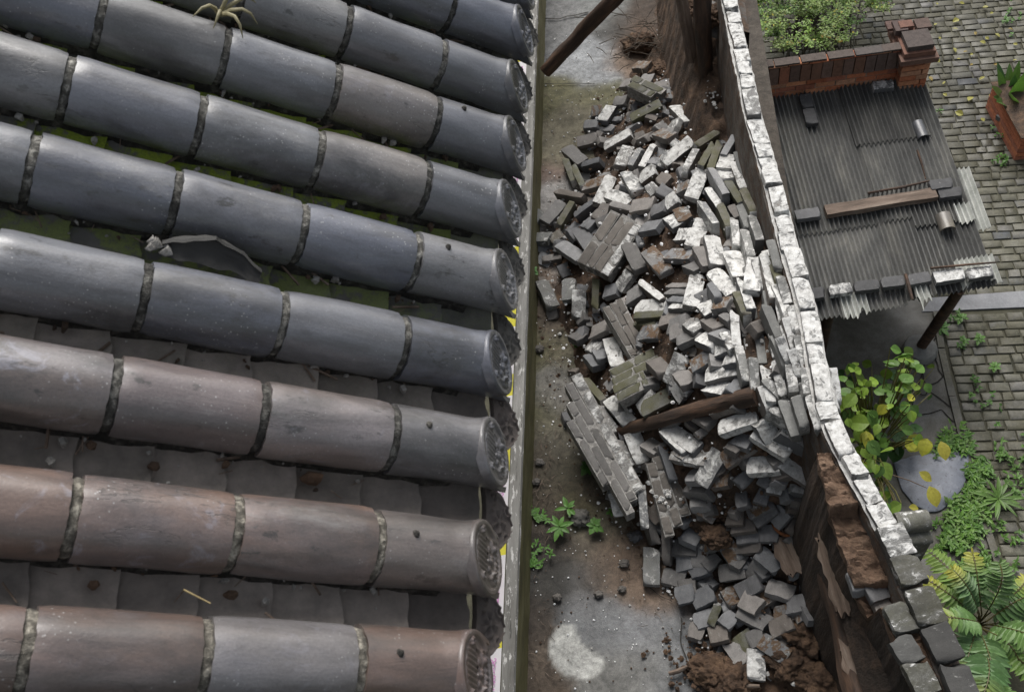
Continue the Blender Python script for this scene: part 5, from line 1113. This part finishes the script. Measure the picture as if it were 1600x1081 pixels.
b.build('yellow_leaves', M['leaf'], shrub)
# large-leaved plant by the broken wall
PB = at(1352, 730, ZR); big = empty('large_leaved_plant', PB, 'tall weedy plant with large green and yellowing leaves beside the broken wall', 'plant'); b, sb = MB(), MB()
LV = """1318 612 26 g;1330 600 24 g;1312 640 20 l;1345 588 30 l;1328 626 28 l;1336 614 18 l;1352 628 16 l;1344 598 18 l;1350 612 16 l;1366 600 14 l;1360 622 16 d;1375 590 30 d;1392 565 30 g;1410 555 34 g;1424 568 26 g;1438 575 22 g;1400 585 34 d;1384 605 30 g;1418 590 28 g;1430 602 24 l;1440 600 18 l;1398 610 32 d;1412 606 26 g;1380 625 26 d;1424 620 20 y;1350 645 30 l;1365 655 34 g;1340 660 34 l;1325 652 26 g;1378 660 26 l;1400 645 26 g;1415 635 24 g;1406 680 36 d;1388 690 34 d;1372 680 30 d;1420 672 24 g;1398 708 38 d;1375 712 34 d;1350 700 24 l;1336 690 26 g;1356 688 30 y;1347 720 26 y;1360 735 22 g;1385 735 30 l;1410 722 24 g;1425 695 26 y;1432 692 34 y;1445 698 26 y;1406 740 26 l;1415 750 18 g;1372 752 26 g;1360 770 28 g;1345 758 26 g;1352 790 20 d;1370 795 24 g;1388 800 24 l;1405 785 32 l;1412 772 26 y;1397 792 22 l;1385 775 20 g;1378 640 20 y;1415 655 22 g;1380 812 24 l;1330 575 22 g;1316 590 20 g;1430 640 18 g;1392 625 24 g;1366 700 26 g;1345 742 22 l"""
CL = {'g': (.10, .20, .035), 'l': (.19, .30, .04), 'd': (.055, .13, .035), 'y': (.40, .40, .045)}
LVS = [t.split() for t in LV.split(';')]; LVS += [[float(a[0])+q.gauss(0, 12), float(a[1])+q.gauss(0, 12), float(a[2])*.7, q.choice('gllld')] for a in LVS*2]
for u, v, s, c in LVS:
    u, v, s = float(u), float(v), float(s); z = ZR+q.uniform(.45, 1.25) if c != 'd' else ZR+q.uniform(.2, .6); p = at(u, v, z); L = s/150*.86
    if u > 1400 and v > 705: continue
    d = (p-PB); d.z = 0; d = (d.normalized()*.8+rdir()+Vector((0, 0, -.35))).normalized(); n = Vector((q.gauss(0, .3), q.gauss(0, .3)-.15, 1)); col = vary(CL[c], .22)
    h = p-d*L*.5
    leaf(b, h, d, n, L, L*q.uniform(.66, .85), col, q.uniform(.1, .3), .38, .10, 7)
    if s > 25 and c != 'l':
        for sg in (-1, 1): leaf(b, h+d*L*.06, (d+d.cross(n.normalized())*sg*.8), n, L*.62, L*.38, vary(col, .08), .2, .45, .08, 5)
    m = PB.lerp(h, .55)+Vector((0, 0, .12)); sb.tube([m, m.lerp(h, .6)+Vector((0, 0, .04)), h], [.006, .005, .004], 5, col=(.14, .13, .04))
for e in ((1425, 575), (1375, 665), (1330, 640), (1400, 790), (1345, 610)):
    p = at(e[0], e[1], ZR+.75); sb.tube([PB+Vector((q.uniform(-.1, .1), q.uniform(-.1, .1), 0)), PB.lerp(p, .5)+Vector((0, 0, .22)), p], [.016, .013, .007], 7, col=(.12, .09, .035))
P = [at(1374, 765, ZR+.5), at(1392, 775, ZR+.55), at(1415, 790, ZR+.55), at(1440, 765, ZR+.55), at(1452, 762, ZR+.5)]; sb.tube([P[0], at(1395, 742, ZR+.6), at(1420, 750, ZR+.62), at(1448, 762, ZR+.55)], [.007, .006, .005, .003], 6, col=(.17, .10, .05))
for u, v, s, a in ((1452, 767, 28, -1.3), (1436, 745, 20, -.6), (1420, 800, 14, 0), (1470, 697, 26, -1.4)): leaf(b, at(u, v-8, ZR+.55), Vector((math.cos(a), math.sin(a), -.2)), Vector((.1, -.1, 1)), s/150, s/220, vary((.40, .36, .05), .1), .2, .5, .1, 6)
b.build('foliage', M['leaf'], big); sb.build('stems', M['leaf'], big)
# fern
FR = """1532 965 1452 862;1530 968 1448 905;1530 972 1462 962;1534 960 1520 865;1530 958 1490 890;1536 965 1562 880;1540 962 1605 905;1542 970 1640 925;1540 976 1630 985;1536 982 1600 1050;1530 985 1560 1095;1526 984 1500 1080;1522 980 1480 1030;1545 975 1660 1020;1570 1010 1640 1100;1560 985 1605 1000;1518 1075 1585 1110;1512 1085 1540 1060;1528 1000 1520 1120"""
fb = at(1532, 970, ZR+.1); fern = empty('fern', (fb.x, fb.y, ZR), 'large fern with arching pinnate fronds at the bottom right corner', 'fern')
for t in FR.split(';'):
    u0, v0, u1, v1 = map(float, t.split()); z0, z1 = ZR+q.uniform(.25, .4), ZR+q.uniform(.25, .75); p0, p1 = at(u0, v0, z0), at(u1, v1, z1); L = (p1-p0).length; b = MB(); n = int(9+L*14); prev = []
    tone = q.choice(((.13, .24, .07), (.16, .27, .06), (.09, .18, .06))); yel = q.random() < .35; side0 = (p1-p0).cross(Vector((0, 0, 1))).normalized(); bend = q.uniform(-.05, .05)
    f = lambda s: p0.lerp(p1, s)+Vector((0, 0, .16*math.sin(math.pi*s)*L/.6))+side0*bend*math.sin(math.pi*s)
    b.tube([Vector((fb.x, fb.y, ZR))]+[f(k/8) for k in range(9)], [.007]*2+[.005]*7+[.003], 5, col=(.12, .10, .035))
    for k in range(2, n+1):
        s = k/n; p = f(s); d = (f(min(1, s+.03))-f(s-.03)).normalized(); sd = d.cross(Vector((0, 0, 1))).normalized(); ll = L*.19*q.uniform(.8, 1.1)*(1-.55*s**2.2)*min(1, .55+s*2)+.035
        c = vary(tone, .16); c = tuple(a+(bb-a)*(sstep(.5, 1, s) if yel else .12*s) for a, bb in zip(c, (.36, .36, .06)))
        for sg in (-1, 1): leaf(b, p, sd*sg+d*q.uniform(.25, .6)+Vector((0, 0, q.uniform(-.35, .05))), Vector((q.gauss(0, .12), q.gauss(0, .12), 1)), ll, ll*.36, c, .22, .34, .16, 5)
    leaf(b, f(1), p1-p0, Vector((0, 0, 1)), .06, .02, c)
    b.build('frond', M['leaf'], fern)
# broad-leaved plant behind the planter
bp = at(1572, 168, ZR+.05); bro = empty('broad_leaved_plant', (bp.x, bp.y, ZR), 'dark green broad-leaved plant beside the red brick planter', 'plant')
for (u, v, w, c) in ((1558, 98, .07, DG), (1578, 100, .08, MG), (1595, 98, .08, MG), (1612, 112, .09, MG), (1600, 132, .13, (.09, .19, .03)), (1592, 152, .13, (.10, .2, .035)), (1556, 140, .09, (.13, .19, .05)), (1560, 112, .08, MG), (1566, 160, .10, (.09, .17, .04)), (1558, 156, .09, (.10, .18, .05)), (1588, 122, .09, DG)):
    p = at(u, v, ZR+q.uniform(.45, .65)); b = MB(); d = p-bp; L = d.length; d.z += .1; leaf(b, bp, d, Vector((0, -.5, 1)), L, w*1.25, vary(c, .15), .12, .6, .14, 8); b.build('leaf_blade', M['gloss'], bro)
def rosette(u, v, z, r, n, label, col, name='seedling', cat='seedling', group=None, w=.42, up=.35):
    c = at(u, v, z); b = MB()
    for k in range(n):
        a = k*2.4+q.uniform(-.3, .3); t = .55+.45*k/n; d = Vector((math.cos(a), math.sin(a), up*q.uniform(.4, 1.3))); leaf(b, c+Vector((0, 0, .03+.04*(1-t))), d, Vector((0, 0, 1)), r*t*q.uniform(.8, 1.1), r*w*t, vary(col, .2), .25, .5, .12, 5)
    b.tube([c, c+Vector((0, 0, .06))], [.005, .003], 5, col=(.1, .13, .03)); return tag(b.build(name, M['leaf'], loc=c), label, cat, group)
SG = (.085, .21, .03)
rosette(875, 826, .02, .125, 9, 'largest bright green seedling with pointed leaves on the dark yard soil', SG, w=.36); rosette(888, 797, .02, .11, 7, 'bright green seedling just above the largest one, by a grey stone', SG, w=.36); rosette(930, 824, .02, .085, 8, 'round-leaved green seedling right of the grey stone on the yard soil', SG, w=.6)
rosette(956, 803, .03, .05, 5, 'tiny seedling beside the white flaked brick end at the heap foot', SG, w=.6); rosette(860, 868, .01, .05, 6, 'small seedling below the largest one near the black damp patch', SG); rosette(834, 428, .08, .07, 6, 'small pale green plant rooted at the mossy side of the low wall', (.11, .25, .07), w=.6)
rosette(920, 733, .02, .10, 9, 'leafy green plant in shade under the edge of the stepped grey slab', (.05, .13, .02), w=.6); rosette(904, 540, .02, .07, 8, 'small green plant between loose grey stones at the left heap edge', (.07, .16, .03), w=.6)
b = MB()
for k in range(46):
    u, v = q.choice(((835, 800), (848, 808), (845, 860), (825, 878), (838, 880), (822, 846))); c = at(u+q.gauss(0, 7), v+q.gauss(0, 5), .01)
    for m in range(4): leaf(b, c, rdir()+Vector((0, 0, .3)), Vector((0, 0, 1)), q.uniform(.02, .04), .015, vary(SG, .25), seg=3)
tag(b.build('sprouts', M['leaf']), kind='stuff')
o = clod(907, 809, .02, .075, 'smooth grey stone between the bright green seedlings', 'brick', 'stone'); o.color = (.10, .095, .085, 1); o['category'] = 'stone'
# weeds along the kerb
rosette(1558, 782, ZR+.02, .27, 22, 'spiky light green weed with long narrow leaves among the paving near the kerb', (.10, .19, .035), 'weed', 'weed', None, .16, .5); rosette(1470, 516, ZR, .12, 12, 'leafy weed at the kerb beside the pale footing stone', (.08, .2, .03), 'weed', 'weed', None, .4)
for (u, v, r, lab) in ((1500, 500, .09, 'small weed in the paving joint just below the flagstone strip'), (1528, 532, .09, 'small weed in the paving below the flagstones, right of the kerb'), (1505, 536, .07, 'tiny weed in the paving a little left of the small one below the flagstones'), (1552, 577, .09, 'bright small weed growing between pavers at mid right'), (1516, 620, .05, 'smallest weed in the paving near the kerb at mid right')): rosette(u, v, ZR+.01, r, 9, lab, (.10, .22, .035), 'weed', 'weed', None, .5)
b = MB()
def cover(pts, n, r0, r1, cols):
    for k in range(n):
        u0, v0, s = q.choice(pts); c = at(u0+q.gauss(0, s), v0+q.gauss(0, s), ZR+.01); tone = vary(q.choice(cols), .25)
        for m in range(6): leaf(b, c+Vector((0, 0, q.uniform(0, .06))), rdir()+Vector((0, 0, q.uniform(0, .6))), Vector((q.gauss(0, .2), q.gauss(0, .2), 1)), q.uniform(r0, r1), q.uniform(.015, .03), tone, seg=3)
cover([(1492, 690, 10), (1505, 700, 9), (1475, 692, 9), (1520, 740, 9), (1524, 765, 9), (1515, 790, 11), (1500, 810, 13), (1488, 830, 13), (1510, 835, 15), (1525, 815, 12), (1480, 850, 12), (1515, 860, 15), (1535, 730, 8), (1500, 790, 10)], 360, .03, .075, [(.11, .23, .03), (.085, .19, .03), (.14, .25, .05)])
cover([(1585, 730, 14), (1590, 760, 12), (1570, 840, 14), (1580, 890, 14), (1540, 880, 14), (1595, 700, 12), (1565, 710, 6)], 60, .03, .06, [(.09, .19, .03)])
cover([(1490, 500, 4), (1502, 540, 3), (1520, 600, 8), (1548, 640, 14), (1555, 195, 8), (1568, 215, 5), (1565, 250, 6), (1570, 178, 5), (1460, 175, 5), (1585, 10, 12), (1580, 30, 10)], 60, .02, .045, [(.08, .19, .03)])
tag(b.build('ground_weeds', M['leaf']), kind='stuff')
# fallen leaves on the paving
lm = []
for k in range(4):
    b = MB(); leaf(b, Vector((0, 0, 0)), Vector((1, 0, .1)), Vector((0, .2, 1)), 1, q.uniform(.5, .8), q.choice(((.40, .33, .06), (.36, .34, .08), (.30, .22, .05), (.22, .15, .05))), q.uniform(-.1, .2), .45, .2, 6); o = b.build('l', M['leaf']); lm.append(o.data); bpy.data.objects.remove(o)
for k, (u, v) in enumerate(((1498, 30), (1507, 6), (1465, 5), (1525, 55), (1555, 53), (1545, 62), (1470, 62), (1505, 82), (1520, 84), (1468, 98), (1495, 92), (1520, 100), (1513, 158), (1505, 180), (1473, 132), (1452, 120), (1480, 150), (1540, 68), (1488, 45), (1575, 45), (1552, 20), (1590, 70), (1530, 125), (1558, 100), (1460, 40), (1535, 12), (1583, 95), (1545, 150), (1490, 75), (1538, 190))):
    o = link('fallen_leaf', lm[k % 4]); o.location = at(u, v, ZR+.035); s = (.10 if k in (0, 12, 13) else q.uniform(.045, .075)); o.scale = (s, s, s); o.rotation_euler = (q.uniform(-.2, .2), q.uniform(-.2, .2), q.uniform(0, 6.28)); tag(o, 'yellowing fallen leaf lying on the wet paving of the court', 'leaf', 'fallen leaves on the paving')

# ================================================================== LABELS OF THE LOOSE BRICKS
def zone_name(u, v):
    if v < 205: return 'at the far end of the heap'
    if v < 330 and u < 1062: return 'on the far left slope'
    if v < 560 and u > 1100: return 'along the white wall'
    if v < 430: return 'in the upper heap' if u > 955 else 'at the upper left edge'
    if v < 560: return 'in the centre of the heap' if u > 960 else 'on the left edge of the heap'
    if u > 1178 and v < 720: return 'by the broken wall end'
    if v < 690: return 'around the brown log'
    if v < 770: return 'below the brown log'
    if v < 900: return 'in the dark lower heap'
    return 'at the near foot of the heap'
KD = {'g': 'dark grey', 'w': 'white-topped', 'W': 'whitewashed', 's': 'lime-spotted', 'm': 'mossy', 'r': 'soil-caked', 'e': 'white-ended', 'l': 'lichened'}
grp = {}
for o, k, e, h in BRICKS:
    c = o.matrix_basis.translation; x = o.matrix_basis.col[0].to_3d().normalized()*.1; u, v = proj(c); a, b2 = proj(c+x); an = math.degrees(math.atan2(-(b2-v), a-u)) % 180
    di = 'lying crosswise' if an < 22 or an > 158 else 'slanting right' if an < 68 else 'pointing away' if an < 112 else 'slanting left'
    base = f"{KD[k]} {'half brick' if h else 'brick'}{' on edge' if e else ''} {di}"; grp.setdefault((base, zone_name(u, v)), []).append((v, o))
ORD = ['', '', '', 'third', 'fourth', 'fifth', 'sixth', 'seventh', 'eighth', 'ninth', 'tenth', 'eleventh', 'twelfth', 'thirteenth', 'fourteenth', 'fifteenth', 'sixteenth']
for (base, zn), L in grp.items():
    L.sort(key=lambda t: t[0]); n = len(L)
    for i, (v, o) in enumerate(L):
        pre = '' if n == 1 else 'farthest ' if i == 0 else 'nearest ' if i == n-1 else 'middle ' if n == 3 else 'second farthest ' if i == 1 else ORD[min(i+1, 16)]+' farthest '
        tag(o, f"{pre}{base} {zn}", 'brick', 'loose bricks of the fallen wall')
# bricks placed with a matrix directly: nothing else to do
